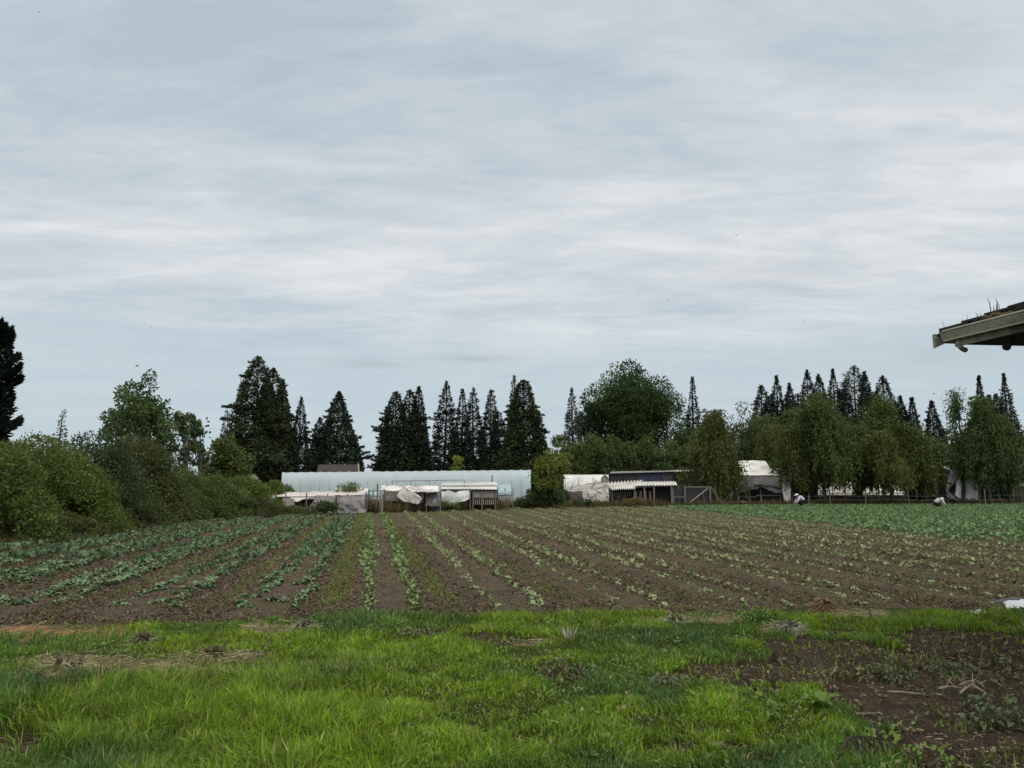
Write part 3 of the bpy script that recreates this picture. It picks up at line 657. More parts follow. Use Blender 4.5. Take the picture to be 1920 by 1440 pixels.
def decid(o, h, w, n, rng, base, cb=.15, K=40, lr=(.20, .34), size=.25, dome=1., limbs=7, bark='bark', skew=0., wd=None, tr=None, thin=0., core=.12, depthr=1., mound=False, sat=1.5):
    base = np.array(base)*sat*np.array([.95, 1.06, .85])
    a = w/2; cz = h*cb+(h-h*cb)*.5; c = (h-h*cb)/2
    m, pts = trunk_mesh(h*(cb+.35 if cb > .05 else .5), tr or max(.06, h*.017), rng); top = Vector(pts[-1])
    d = nrm(rng.normal(size=(K, 3))); d[:, 2] = np.where(d[:, 2] < -.55, -d[:, 2]*.5, d[:, 2])
    rad = .40+.46*rng.random(K)**.7; wz = 1-np.maximum(-d[:, 2], 0)*.25*dome
    R = rng.uniform(lr[0], lr[1], K)*min(a, c*1.2)*1.25
    cen = np.stack([d[:, 0]*rad*(a-R*.55)*wz/.85, d[:, 1]*rad*(a-R*.55)*wz*depthr/.85, cz+d[:, 2]*rad*(c-R*.45)/.85], 1)
    if mound:      # bramble bank: lumps over a mound that is widest at the ground
        az = rng.uniform(0, 6.28, K); rho = rng.random(K)**.5; zz = (1-rho**2.2)*(h-R*.8)*np.where(rng.random(K) < .75, 1, rng.random(K)); cen = np.stack([np.cos(az)*rho*a, np.sin(az)*rho*a*depthr, np.maximum(zz, R*.4)], 1)
    cen[:, 0] += skew*(cen[:, 2]-h*cb)
    for j in range(min(limbs, K)):
        e = Vector(cen[j]); s = Vector(pts[2+j % 4]); md = (s+e)/2+Vector((0, 0, .05*h)); m.tube([s, md, e], [max(.03, h*.007), max(.02, h*.005), .015], 5)
    m.build('trunk', M[bark], o)
    pr = R**2*rng.uniform(.6, 1.2, K); i = rng.choice(K, n, p=pr/pr.sum()); lum = .75+.5*rng.random(K)
    v = nrm(rng.normal(size=(n, 3))); q = .42+.56*rng.random(n)**.6+.10*rng.random(n)**4
    P = cen[i]+v*(R[i]*q)[:, None]*np.array([1, 1, .85])
    P[:, 2] = np.maximum(P[:, 2], .04*h*rng.random(n))
    if thin: kp = fbm(P[:, 0]*1.1+P[:, 1], P[:, 2]*1.1, 7, 3) > thin; P, v, i = P[kp], v[kp], i[kp]
    n = len(P); D = v*.8+rng.normal(size=(n, 3))*.7+np.array([0, 0, -.15]); S = size*(.6+.8*rng.random(n))
    tp = [leafq(P, D, S, S*(wd or .55), rng, shade(n, rng, base, .3, lum[i]))]
    k = int(n*core)
    if k:
        u = nrm(rng.normal(size=(k, 3)))*(rng.random((k, 1))**.5)*.72; P = np.stack([u[:, 0]*a, u[:, 1]*a*depthr, cz+u[:, 2]*c], 1); P[:, 2] = np.maximum(P[:, 2], .05)
        tp.append(leafq(P, rng.normal(size=(k, 3)), np.full(k, size*1.5), np.full(k, size), rng, shade(k, rng, base)))
    V, Fq, cc = cat3(tp); npm('crown', V, Fq, M['leaf'], o, cc)
def weeping(o, h, w, n, rng, base, size=.34, nl=16, slen=(.10, .32), bark='bark', spire=.25, low=.1):
    n = int(n*2.0); w *= 1.22; nl = int(nl*1.9); base = np.array(base)*np.array([1.5, 1.7, 1.15])
    m, pts = trunk_mesh(h*.86, max(.1, h*.015), rng); a = w/2; root = []
    for j in range(nl):
        az = j*2.4+rng.uniform(-.4, .4); q = rng.random(); zs = h*(.22+.6*q); ext = a*(1-.82*q**1.25)*rng.uniform(.55, 1.05); rise = h*rng.uniform(.08, .2)*(1 if q < .7 else 1.1)
        pp = []
        for t in np.linspace(0, 1, 7): pp.append((math.cos(az)*ext*t, math.sin(az)*ext*t, min(zs+rise*math.sin(t*2.1), h*.985)))
        m.tube(pp, np.linspace(h*.007, .012, 7), 5); pp = np.array(pp)
        for t in rng.random(15)**.7: root.append([np.interp(t*6, range(7), pp[:, c]) for c in range(3)])
    for z in h*(.8+.19*rng.random(16)): root.append([rng.normal()*.22, rng.normal()*.22, z])
    m.build('trunk', M[bark], o); root = np.array(root); ns = len(root)
    root[:, :2] += rng.normal(size=(ns, 2))*a*.07
    sl = h*rng.uniform(slen[0], slen[1], ns); sl = np.minimum(sl, root[:, 2]-h*low*rng.uniform(.5, 1.6, ns)); sl = np.maximum(sl, .25)
    sw = rng.normal(size=(ns, 2))*.12; lum = .7+.6*rng.random(ns)
    i = rng.choice(ns, n, p=sl/sl.sum()); t = rng.random(n); ln = sl[i]*t
    out = root[i][:, :2]/np.maximum(np.linalg.norm(root[i][:, :2], axis=1, keepdims=True), .2)
    P = root[i].copy(); P[:, 2] -= ln; P[:, :2] += out*(.16*np.sqrt(ln))[:, None]+sw[i]*ln[:, None]+rng.normal(size=(n, 2))*(.10+.15*(1-t))[:, None]; P[:, 2] += rng.normal(size=n)*.1
    D = np.stack([rng.normal(size=n)*.35+out[:, 0]*.2, rng.normal(size=n)*.35+out[:, 1]*.2, -1+rng.normal(size=n)*.4], 1); S = size*(.6+.8*rng.random(n))
    tp = [leafq(P, D, S, S*(.24+.14*rng.random(n)), rng, shade(n, rng, base, .28, lum[i]))]
    k = n//3; i = rng.integers(0, ns, k); P = root[i]+rng.normal(size=(k, 3))*np.array([.45, .45, .35])*h/10; P[:, 2] = np.clip(P[:, 2], h*low, h*.99); D = rng.normal(size=(k, 3))+np.array([0, 0, -.3]); S = size*.8*(.6+.8*rng.random(k))
    tp.append(leafq(P, D, S, S*.45, rng, shade(k, rng, base, .28, lum[i]))); V, Fq, cc = cat3(tp); npm('crown', V, Fq, M['leaf'], o, cc)
def spot(u, Y): x, y, z = ray(u, 925); return Vector((x*Y/y, Y, 0))
def topz(v, Y): return A(960, v, Y).z
T_ID = [0]
def tree(kind, name, u, v, Y, hw, label, cat='tree', group=None, **kw):
    T_ID[0] += 1; rg = np.random.default_rng(1000+T_ID[0])
    hw *= 1.15 if name == 'fir_tree' else 1
    o = empty(name, spot(u, Y), label, cat, group); h = topz(v, Y); r = hw*Y/F
    kind(o, h, r if kind is conifer else 2*r, kw.pop('n'), rg, kw.pop('base'), **kw); return o
DK = (.020, .030, .019); DK2 = (.026, .036, .018); BL = (.024, .035, .030)
GC = 'conifers along the skyline'
# left edge pine (near) and the trees behind the hedge
tree(conifer, 'pine_tree', -34, 606, 30, 38, 'near black-green pine cut by the left edge of the photo', n=16000, base=(.013, .019, .012), droop=-.1, curl=.3, size=.26, power=.34, dens=9, gap=.6, z0=.1, up=.45, shell=.25)
tree(decid, 'birch_tree', 262, 693, 60, 74, 'tallest leafy tree behind the hedge at left, with an open airy crown', n=14000, base=(.056, .078, .034), cb=.06, K=80, lr=(.14, .26), size=.25, thin=.38, bark='pale_bark', limbs=20, core=.05)
tree(decid, 'birch_tree', 205, 742, 63, 24, 'small side crown on the left flank of the tallest leafy tree', n=1100, base=(.06, .08, .04), cb=.2, K=16, size=.26, thin=.4, core=0)
tree(decid, 'birch_tree', 346, 752, 62, 24, 'thin wispy tree with see-through crown right of the tallest leafy tree', n=2600, tr=.05, base=(.062, .085, .042), cb=.15, K=22, lr=(.2, .3), size=.24, thin=.44, skew=-.08, bark='pale_bark', core=.02, limbs=14)
tree(decid, 'birch_tree', 380, 758, 64, 22, 'slender tree leaning left beside the round olive bush tree', n=2600, tr=.05, base=(.058, .08, .04), cb=.1, K=22, lr=(.2, .3), size=.24, thin=.42, skew=-.14, bark='pale_bark', core=.02, limbs=14)
tree(decid, 'leafy_tree', 428, 812, 60, 46, 'low rounded olive-green tree in front of the large left conifer', n=5200, base=(.062, .075, .026), cb=.03, K=34, size=.24)
tree(conifer, 'young_conifer', 420, 768, 80, 27, 'short grey-green conifer half hidden left of the large left conifer', n=1400, base=(.032, .046, .036), size=.36)
tree(conifer, 'young_conifer', 102, 764, 34, 20, 'sparse young tree poking up above the hedge at far left', n=500, base=(.045, .065, .035), size=.22, dens=9, gap=.2)
tree(conifer, 'cedar_tree', 474, 668, 95, 72, 'tallest dark conifer of the left clump, with a sharp double top', group=GC, n=10000, base=DK2, droop=.34, power=.72, size=.62)
tree(conifer, 'cedar_tree', 498, 690, 96, 56, 'second spire pressed against the tallest left conifer', group=GC, n=6000, base=DK2, droop=.3, power=.72, size=.6)
tree(conifer, 'cedar_tree', 525, 712, 98, 40, 'narrow spire on the right shoulder of the left clump', group=GC, n=4500, base=DK, droop=.3, power=.8, size=.55)
tree(conifer, 'cedar_tree', 556, 744, 97, 28, 'short pointed conifer between the left clump and the wide lone conifer', group=GC, n=3200, base=DK, droop=.3, power=.85, size=.5)
tree(conifer, 'cedar_tree', 630, 734, 100, 66, 'wide lone triangular conifer above the left half of the plastic tunnel', group=GC, n=9500, base=DK, droop=.3, power=.75, size=.6)
tree(conifer, 'cedar_tree', 592, 782, 99, 34, 'low conifer on the left skirt of the wide triangular conifer', group=GC, n=2800, base=DK, power=.7, size=.5)
tree(conifer, 'fir_tree', 742, 734, 102, 44, 'leftmost blunt spire of the middle conifer block', group=GC, n=6000, base=DK2, power=.62, size=.55)
tree(conifer, 'fir_tree', 764, 731, 104, 38, 'spire second from left in the middle conifer block', group=GC, n=5000, base=DK2, power=.66, size=.55)
tree(conifer, 'fir_tree', 781, 724, 103, 36, 'tallest spire on the left of the middle conifer block, before the gap', group=GC, n=5000, base=DK, power=.7, size=.55)
tree(conifer, 'fir_tree', 724, 772, 101, 24, 'ragged low conifer at the left foot of the middle block', group=GC, n=2400, base=DK, power=.75, size=.5)
tree(conifer, 'fir_tree', 832, 714, 106, 34, 'tall lone spire just right of the gap in the middle block', group=GC, n=4600, base=DK, power=.85, size=.52, gap=.16)
tree(conifer, 'fir_tree', 864, 728, 108, 29, 'thin spire right of the tall lone spire', group=GC, n=3800, base=DK, power=.8, size=.5, gap=.2)
tree(conifer, 'fir_tree', 889, 726, 107, 29, 'narrow green-tipped spire in the centre of the skyline', group=GC, n=3800, base=DK, power=.8, size=.5, gap=.16)
tree(conifer, 'fir_tree', 919, 730, 106, 29, 'spire left of the broad feathery conifer', group=GC, n=3800, base=DK, power=.75, size=.5, gap=.12)
tree(conifer, 'cedar_tree', 980, 712, 100, 52, 'broad feathery conifer right of the centre of the skyline', group=GC, n=9500, base=DK2, droop=.34, power=.52, size=.56)
tree(conifer, 'cedar_tree', 961, 703, 102, 30, 'thin see-through top standing just left of the broad feathery conifer', group=GC, n=3000, base=(.032, .044, .024), power=.9, size=.45, gap=.25)
tree(conifer, 'cedar_tree', 1012, 770, 99, 28, 'low right shoulder of the broad feathery conifer', group=GC, n=2800, base=(.03, .045, .026), power=.7, size=.45)
tree(conifer, 'fir_tree', 936, 770, 104, 26, 'low dark conifer filling the gap beside the broad feathery one', group=GC, n=2600, base=DK, power=.6, size=.5)
tree(decid, 'young_tree', 861, 850, 84, 18, 'small bright yellow-green tree peeping over the plastic tunnel', n=900, base=(.13, .14, .03), cb=.1, K=14, size=.22, thin=.3)
tree(conifer, 'fir_tree', 1076, 726, 98, 30, 'pale grey-green conifer at the left side of the big domed tree', group=GC, n=3600, base=(.038, .052, .036), power=.8, size=.42, gap=.2)
tree(decid, 'broadleaf_tree', 1184, 678, 106, 104, 'big domed dark green broadleaf tree, largest crown on the skyline', n=40000, base=(.030, .050, .014), cb=.1, K=150, lr=(.10, .22), size=.32, limbs=12, thin=.20)
tree(decid, 'broadleaf_tree', 1104, 742, 105, 34, 'lower left lobe tree merging with the big domed tree', n=3600, base=(.032, .05, .02), cb=.1, K=30, size=.32)
tree(conifer, 'fir_tree', 1304, 706, 104, 34, 'lone ragged spire right of the big domed tree', group=GC, n=3600, base=(.022, .034, .026), power=1.0, size=.5, gap=.2)
tree(decid, 'leafy_tree', 1340, 762, 100, 46, 'mid-green tree filling the dip right of the lone ragged spire', n=4200, base=(.055, .075, .03), cb=.1, K=34, size=.3, thin=.3)
tree(decid, 'leafy_tree', 1285, 772, 96, 30, 'slim leafy tree under the lone ragged spire', n=2600, base=(.05, .072, .028), cb=.05, K=26, size=.28)
tree(decid, 'leafy_tree', 1404, 752, 100, 34, 'thin-leaved grey-green tree left of the right conifer group', n=2600, base=(.06, .075, .045), cb=.1, K=30, size=.28, thin=.4, bark='pale_bark', core=.03)
gp = 'young poplars behind the dark sheds'
for i, (u, v, c, lb) in enumerate([(1052, 815, 0, 'leftmost of the young poplars, above the white plastic wall'), (1084, 812, 1, 'second young poplar from the left above the white plastic wall'), (1115, 808, 0, 'third young poplar from the left, under the left edge of the domed tree'),
        (1147, 816, 2, 'short darker poplar above the left end of the dark sheds'), (1176, 806, 1, 'pointed poplar above the blue shed panel'), (1207, 806, 0, 'tall pointed poplar under the middle of the domed tree'), (1238, 818, 2, 'short poplar above the joint of the two dark sheds'), (1266, 812, 1, 'poplar beside the left edge of the drooping willow'), (1296, 822, 0, 'poplar partly behind the drooping willow left side')]):
    tree(decid, 'poplar_tree', u, v, 91+i % 3, 27, 'olive green ' + lb, group=gp, n=4000, base=[(.080, .092, .030), (.070, .086, .032), (.056, .075, .030)][c], cb=.03, K=30, lr=(.22, .34), size=.26)
tree(decid, 'broad_shrub', 1034, 832, 66, 42, 'bright olive shrub tree overlapping the right end of the plastic tunnel', n=4600, base=(.10, .112, .026), cb=.1, K=44, lr=(.16, .27), size=.19, thin=.34, limbs=18, core=.06)
tree(decid, 'broad_shrub', 1030, 912, 66.5, 48, 'dark low thicket at the foot of the olive shrub tree', cat='shrub', n=3200, base=(.042, .058, .024), cb=0, K=26, size=.2)
# right-hand conifers
for u, v, hw, pw, lb in [(1437, 722, 26, .8, 'leftmost spire of the right conifer group'), (1466, 704, 26, .95, 'pointed spire second from left in the right conifer group'), (1493, 718, 24, .8, 'short spire third from left in the right conifer group'),
        (1524, 693, 27, .9, 'spire with a bare thin leader in the right conifer group'), (1551, 701, 25, .8, 'blunt spire right of the one with the bare leader'), (1578, 692, 25, .85, 'narrow spire left of the broadest right conifer'),
        (1612, 686, 34, .55, 'broadest and tallest conifer of the right group'), (1639, 696, 24, .75, 'spire leaning on the broadest right conifer'), (1668, 704, 27, .75, 'last spire at the right end of the conifer group'), (1702, 742, 22, .8, 'low conifer stepping down right of the group'),
        (1722, 745, 22, .85, 'small conifer just left of the open sky gap'), (1762, 751, 18, .8, 'solitary small conifer standing in the open sky gap'), (1852, 704, 20, 1.3, 'spindly spire with bare tip near the right edge'), (1872, 740, 24, .8, 'low conifer between the two right edge spires'),
        (1903, 700, 26, 1.05, 'sharp spire nearest the right edge of the photo'), (1886, 738, 22, .7, 'stubby conifer in front of the sharp right edge spire')]:
    tree(conifer, 'spruce_tree', u, v, 112+(u % 7), hw*2.2, 'dark ' + lb, group=GC, n=6800, base=BL if u > 1690 else (.022, .031, .022), power=pw+.12, size=.58, gap=.08 if hw < 30 else .15, curl=.3)
for u, v, lb in [(1452, 742, 'low broad fir between the two leftmost right-hand spires'), (1480, 740, 'low broad fir under the pointed second spire'), (1509, 738, 'low broad fir left of the spire with the bare leader'), (1539, 736, 'low broad fir right of the spire with the bare leader'), (1596, 728, 'broad fir pressed against the tallest right conifer'), (1654, 734, 'low broad fir near the right end of the conifer group'), (1694, 756, 'lowest broad fir where the right group steps down')]:
    tree(conifer, 'broad_fir', u, v, 116, 40, 'dark ' + lb, group=GC, n=3600, base=(.022, .031, .022), power=.6, size=.55)
# weeping trees along the right fence
GW = 'weeping trees along the right fence'
GR = (.058, .070, .028)
for u, v, Y, hw, n, base, lb in [(1342, 768, 82, 54, 9000, (.060, .066, .026), 'drooping willow left of the white tarp hut, trailing over the dark sheds'),
        (1455, 796, 92, 60, 6500, (.068, .075, .030), 'lighter olive willow rising behind the white tarp hut'),
        (1545, 735, 82, 62, 11500, GR, 'tallest drooping willow, right of the white tarp hut'),
        (1490, 805, 83, 40, 5000, (.058, .066, .026), 'willow whose strands hang over the right edge of the white hut'),
        (1607, 800, 84, 46, 7000, (.054, .066, .028), 'low dark willow right of the tallest willow'),
        (1668, 742, 85, 44, 7500, (.062, .078, .030), 'pale topped narrow willow below the right conifer group'),
        (1655, 806, 81, 46, 5500, (.070, .078, .030), 'yellow-green willow in front of the pale topped narrow one'),
        (1716, 790, 84, 46, 7600, (.060, .070, .027), 'rounded willow left of the torn tarp'),
        (1856, 742, 82, 54, 10500, (.052, .070, .030), 'large willow with feathery nodding top right of the torn tarp'),
        (1892, 778, 84, 46, 7000, (.052, .066, .030), 'willow at the right edge of the photo')]:
    tree(weeping, 'willow_tree', u, v, Y, hw, lb, group=GW, n=n, base=base, low=.185 if u > 1400 else .07)
tree(weeping, 'willow_tree', 1803, 726, 84, 22, 'thin arching leafy shoot rising left of the large willow top', group=GW, n=1300, base=(.06, .08, .04), slen=(.06, .16), nl=9)
for u, v, hw, n, base, lb in [(1452, 770, 44, 4200, (.06, .075, .032), 'olive leafy tree rising behind the white tarp hut'), (1515, 778, 46, 4400, (.055, .072, .03), 'leafy tree filling the gap behind the tallest drooping willow'), (1590, 790, 46, 4400, (.052, .066, .03), 'dull green leafy tree under the broadest right conifer'),
        (1690, 790, 50, 4600, (.062, .075, .03), 'leafy tree behind the rounded willow'), (1378, 800, 40, 4000, (.06, .075, .03), 'leafy tree in the gap between the drooping willow and the white hut'), (1425, 770, 44, 4200, (.058, .074, .032), 'leafy tree below the leftmost right-hand conifer spire'), (1486, 756, 46, 4400, (.064, .078, .03), 'tall olive leafy tree right of the white hut roof'), (1565, 768, 50, 4600, (.056, .074, .03), 'leafy tree standing behind the tallest drooping willow right side'), (1630, 764, 46, 4400, (.062, .08, .03), 'leafy tree between the two tallest willows'), (1738, 796, 42, 4200, (.066, .08, .03), 'pale leafy tree left of the open sky gap'), (1812, 800, 40, 4000, (.056, .074, .03), 'leafy tree behind the thin arching shoot'), (1768, 806, 40, 4000, (.062, .075, .03), 'leafy tree filling the dip under the solitary small conifer'), (1872, 790, 54, 5000, (.05, .066, .03), 'leafy tree behind the large willow at right')]:
    tree(decid, 'leafy_tree', u, v, 98, hw, lb, n=n, base=base, cb=.05, K=44, lr=(.18, .3), size=.3, limbs=6)
# hedge on the left, one shrub after another
GH = 'shrubs of the left hedge'
def shrub(u, vb, vt, hw, n, base, label, size, dy=.9, **kw):
    Yf = 1.6*F/(vb-919); r = hw*Yf/F; Y = Yf+r*dy
    return tree(decid, 'hedge_shrub', u, vt, Y, hw*1.3*Y/Yf, label, 'shrub', GH, n=int(n*1.7), base=base, cb=0, K=kw.pop('K', 110), lr=kw.pop('lr', (.13, .24)), size=size*.76, wd=.5, limbs=16, mound=True, sat=1.28, **kw)
shrub(-55, 1022, 806, 110, 15000, (.075, .100, .026), 'light green shrub cut by the left edge, below the black pine', .13)
shrub(62, 1006, 806, 105, 20000, (.085, .105, .028), 'tallest light yellow-green shrub at the near end of the hedge', .125)
shrub(176, 993, 806, 72, 12000, (.040, .054, .024), 'dark leafed shrub with deep hollow, second from the near end of hedge', .13)
shrub(252, 984, 812, 70, 12000, (.070, .076, .032), 'brownish grey-green shrub in the middle of the hedge', .14)
shrub(322, 977, 866, 62, 9000, (.070, .10, .034), 'fresh green shrub with a small white-flecked top in the hedge', .14)
shrub(392, 973, 888, 60, 8000, (.066, .096, .030), 'mid-green shrub past the middle of the hedge', .15)
shrub(452, 967, 893, 58, 7500, (.085, .115, .032), 'low green shrub under the pale blossom', .16)
shrub(516, 962.5, 901, 36, 5000, (.085, .105, .032), 'light green shrub touching the left end of the plastic tunnel', .18)
shrub(446, 970, 926, 66, 6000, (.052, .052, .026), 'low brown-green bramble at the hedge foot by the left tarp shelter', .14)
shrub(345, 977, 936, 66, 5000, (.07, .085, .03), 'low bramble bank below the fresh green shrub', .13)
shrub(120, 1000, 846, 78, 9000, (.074, .094, .028), 'green bramble mound between the tallest shrub and the dark one', .13)
shrub(222, 989, 872, 66, 7000, (.066, .084, .030), 'bramble mound bridging the dark and the brownish hedge shrubs', .13)
shrub(292, 981, 860, 60, 6500, (.064, .086, .031), 'bramble mound right of the brownish hedge shrub', .14)
shrub(362, 975, 892, 58, 5500, (.072, .098, .032), 'pale green bramble mound left of the mid-green hedge shrub', .14)
shrub(420, 970, 904, 56, 5000, (.075, .10, .032), 'fresh bramble mound in front of the low green shrub', .15)
shrub(200, 992, 944, 80, 6500, (.082, .078, .032), 'ochre tinged bramble at the foot of the dark hedge shrub', .12)
shrub(70, 1012, 955, 95, 7000, (.08, .085, .032), 'low bramble at the foot of the tallest hedge shrub', .12)
tree(decid, 'blossom_shrub', 450, 886, 70, 40, 'pale white-blossomed shrub top behind the low green shrub', 'shrub', n=2600, base=(.22, .22, .16), cb=.55, K=30, size=.16, thin=.3)
# weeds in front of the shelters
GS = 'weedy bushes before the shelters'
for u, vb, vt, hw, n, base, lb in [(656, 962, 905, 32, 2600, (.085, .1, .045), 'tall open weed bush growing in front of the grey mesh shelter'), (610, 966, 938, 28, 1500, (.05, .065, .028), 'dark low bush at the foot of the grey mesh panel'), (548, 966, 944, 24, 900, (.06, .075, .03), 'small green bush below the white end flap'),
        (690, 962, 944, 26, 1200, (.06, .075, .032), 'small bush by the gap between the shelters'), (838, 957, 940, 30, 1200, (.075, .085, .03), 'bush under the hanging tarp tip'), (985, 952, 928, 36, 1500, (.045, .06, .026), 'dark bush beside the olive shrub tree'), (1182, 951, 932, 30, 1300, (.11, .075, .04), 'rusty brown dry bush below the corrugated roof'),
        (1105, 952, 936, 34, 1300, (.05, .06, .028), 'low dark green bush below the junk heap'), (930, 955, 938, 30, 1000, (.11, .085, .048), 'dry brown weeds in front of the picket wall'), (735, 958, 942, 30, 1100, (.13, .10, .055), 'dry straw-brown weeds before the white slatted rack')]:
    tree(decid, 'weed_bush', u, vt, 1.6*F/(vb-919)+.3, hw, lb, 'bush', GS, n=n, base=base, cb=0, K=22, size=.12, thin=.3 if n < 1000 else 0, limbs=9, core=.05)

# far-off wood that closes the gaps low on the right
rg = np.random.default_rng(77); n = 15000; u = rg.uniform(1045, 2050, n); Yw = rg.uniform(122, 132, n)
xw = (u-960)/F*Yw/.99; tp_ = 3.5+5.5*fbm(xw*.12, xw*0, 3, 4); zw = tp_*rg.random(n)**.8
V, Fq, cc = leafq(np.stack([xw, Yw, zw], 1), rg.normal(size=(n, 3)), rg.uniform(.5, 1.1, n), rg.uniform(.3, .6, n), rg, shade(n, rg, (.05, .068, .03)))
tag(npm('far_wood', V, Fq, M['leaf'], None, cc), 'low dark far-off wood closing the gaps behind the right trees', 'wood', kind='stuff')
# ---------------------------------------------------------------- shelters, sheds, tunnel
def thing(name, u, Y, label, cat, group=None): return empty(name, spot(u, Y), label, cat, group)
def P_(o, u, v, Y): return A(u, v, Y)-o.location
class Kit:
    """builds the parts of one thing from points given as (photo u, v, metres away)"""
    def __init__(s, o): s.o = o
    def p(s, u, v, Y): return A(u, v, Y)-s.o.location
    def g(s, u, Y, z=0): q = spot(u, Y)-s.o.location; q.z = z; return q
    def post(s, u, vt, Y, wd=.09, m='wood', name='post', u2=None):
        a = s.g(u, Y, -.05); b = s.p(u2 if u2 is not None else u, vt, Y); return MB().bar(a, b, wd).build(name, M[m], s.o, bevel=.008)
    def bar(s, a, b, wd=.07, m='wood', name='rail', h=None): return MB().bar(s.p(*a), s.p(*b), wd, h).build(name, M[m], s.o, bevel=.006)
    def cloth(s, grid, m, name, **k): return cloth(name, [[s.p(*c) for c in r] for r in grid], M[m], s.o, **k)
    def slats(s, u0, u1, v0, v1, Y0, Y1, n, m='wood', name='board_wall', gap=.2, vert=True):
        mb = MB(); r = random.Random(int(u0))
        for i in range(n):
            t0, t1 = i/n, (i+1-gap)/n; Y = Y0+(Y1-Y0)*(t0+t1)/2
            if vert:
                a = s.p(u0+(u1-u0)*(t0+t1)/2, v1, Y); b = s.p(u0+(u1-u0)*(t0+t1)/2, v0+r.uniform(-.6, .6), Y); wd = abs(u1-u0)/n*(1-gap)*Y/F
                mb.box(((a.x+b.x)/2, Y-s.o.location.y+r.uniform(-.01, .01), (a.z+b.z)/2), (wd, .03, abs(b.z-a.z)))
            else:
                vv = v0+(v1-v0)*(t0+t1)/2; mb.bar(s.p(u0, vv, Y0), s.p(u1, vv, Y1), .03, (v1-v0)/n*(1-gap)*Y0/F)
        return mb.build(name, M[m], s.o)
    def corr(s, a, b, c, d, nw, m='tin', name='corrugated_roof', amp=.035):
        """corrugated sheet: near edge a-b, far edge d-c; waves run from near to far"""
        a, b, c, d = [s.p(*q) for q in (a, b, c, d)]; nx = nw*6+1; V = []; r = random.Random(nw)
        jit = [r.uniform(-.06, .06) for _ in range(nw+1)]
        for j in range(5):
            for i in range(nx):
                t = i/(nx-1); q = (a.lerp(b, t)).lerp(d.lerp(c, t), j/4); q = q+Vector((0, 0, amp*math.sin(2*math.pi*t*nw)+.05*math.sin(t*5+j)*.5))
                if j == 0: q = q+(a-d).normalized()*jit[int(t*nw)]
                V.append(q)
        Fs = [(j*nx+i, j*nx+i+1, (j+1)*nx+i+1, (j+1)*nx+i) for j in range(4) for i in range(nx-1)]
        o = MB().add(V, Fs).build(name, M[m], s.o, smooth=True); md = o.modifiers.new('s', 'SOLIDIFY'); md.thickness = .012; return o
    def panel(s, u0, u1, v0, v1, Y0, Y1, m, name='wall_panel', th=.05, z0=None):
        a, b = s.p(u0, v0, Y0), s.p(u1, v0, Y1); zb = s.p(u0, v1, Y0).z if z0 is None else z0; d = (b-a); d.z = 0; nn = Vector((-d.y, d.x, 0)).normalized()*th
        vs = [Vector((a.x, a.y, zb)), Vector((b.x, b.y, zb)), b, a]; vs += [q+nn for q in vs]
        return MB().add(vs, [(0, 1, 2, 3), (7, 6, 5, 4), (1, 0, 4, 5), (2, 1, 5, 6), (3, 2, 6, 7), (0, 3, 7, 4)]).build(name, M[m], s.o)
# --- long plastic tunnel
tl = A(549, 884, 76); trr = A(995, 879, 73)
o = empty('plastic_tunnel', (tl.x, 75, 0), 'long pale blue plastic growing tunnel behind the low shelters', 'greenhouse')
Wd = 6.0; n = 26; V = []; Np = 17; Lx = trr.x-tl.x
def tun(t, a, sg=0):   # t along, a angle 0..pi across
    x = Lx*t; yc = (76+(73-76)*t)-75+3.0; hz = 3.42+(trr.z-3.42)*t if False else tl.z+(trr.z-tl.z)*t
    y = yc-math.copysign(abs(math.cos(a))**.6, math.cos(a))*Wd/2; z = hz*math.sin(a)**.55 if 0 < a < math.pi else 0
    return Vector((x-(y+2.6)*(.30*(1-t)-.02*t), y, z-sg*.05*math.sin(a)))
for i in range(n*4+1):
    t = i/(n*4); ph = (i % 4)/4
    for k in range(Np): V.append(tun(t, math.pi*k/(Np-1), math.sin(math.pi*ph)))
Fs = [(i*Np+k, i*Np+k+1, (i+1)*Np+k+1, (i+1)*Np+k) for i in range(n*4) for k in range(Np-1)]
MB().add(V, Fs).build('plastic_cover', M['poly'], o, smooth=True)
for i in range(n+1):
    MB().tube([tun(i/n, math.pi*k/(Np-1))*1-Vector((0, 0, .06)) for k in range(Np)], .026, 6).build('hoop', M['steel'], o)
for t in np.linspace(.02, .98, 12):
    a = tun(t, math.pi*.28); MB().tube([Vector((a.x, a.y+.4, 0)), a-Vector((0, -.3, .15))], .035, 6).build('inner_post', M['steel'], o)
for a_ in (.18, .36):
    MB().tube([tun(t, math.pi*a_)+Vector((0, .12, -.05)) for t in np.linspace(.01, .99, 12)], .022, 6).build('purlin', M['steel'], o)
for t, nm in ((0, 'end_sheet'), (1, 'end_sheet')):
    ring = [tun(t, math.pi*k/(Np-1)) for k in range(Np)]; MB().add(ring, [tuple(range(Np))]).build(nm, M['poly'], o)
# plants standing inside it read as a soft green band through the plastic
rg = np.random.default_rng(9); k = 2600
Pp = np.stack([rg.uniform(.5, Lx-.5, k), 2.2+rg.uniform(-1.2, 1.5, k), rg.uniform(.1, 1.15, k)*(.5+.5*rg.random(k))], 1)
Vv, Ff, cc = leafq(Pp, rg.normal(size=(k, 3))+np.array([0, 0, .6]), np.full(k, .3), np.full(k, .14), rg, shade(k, rg, (.07, .12, .05)))
tag(npm('tunnel_crop', Vv+np.array(o.location), Ff, M['leaf'], None, cc), 'green plants growing inside the plastic tunnel', 'crop', kind='stuff')
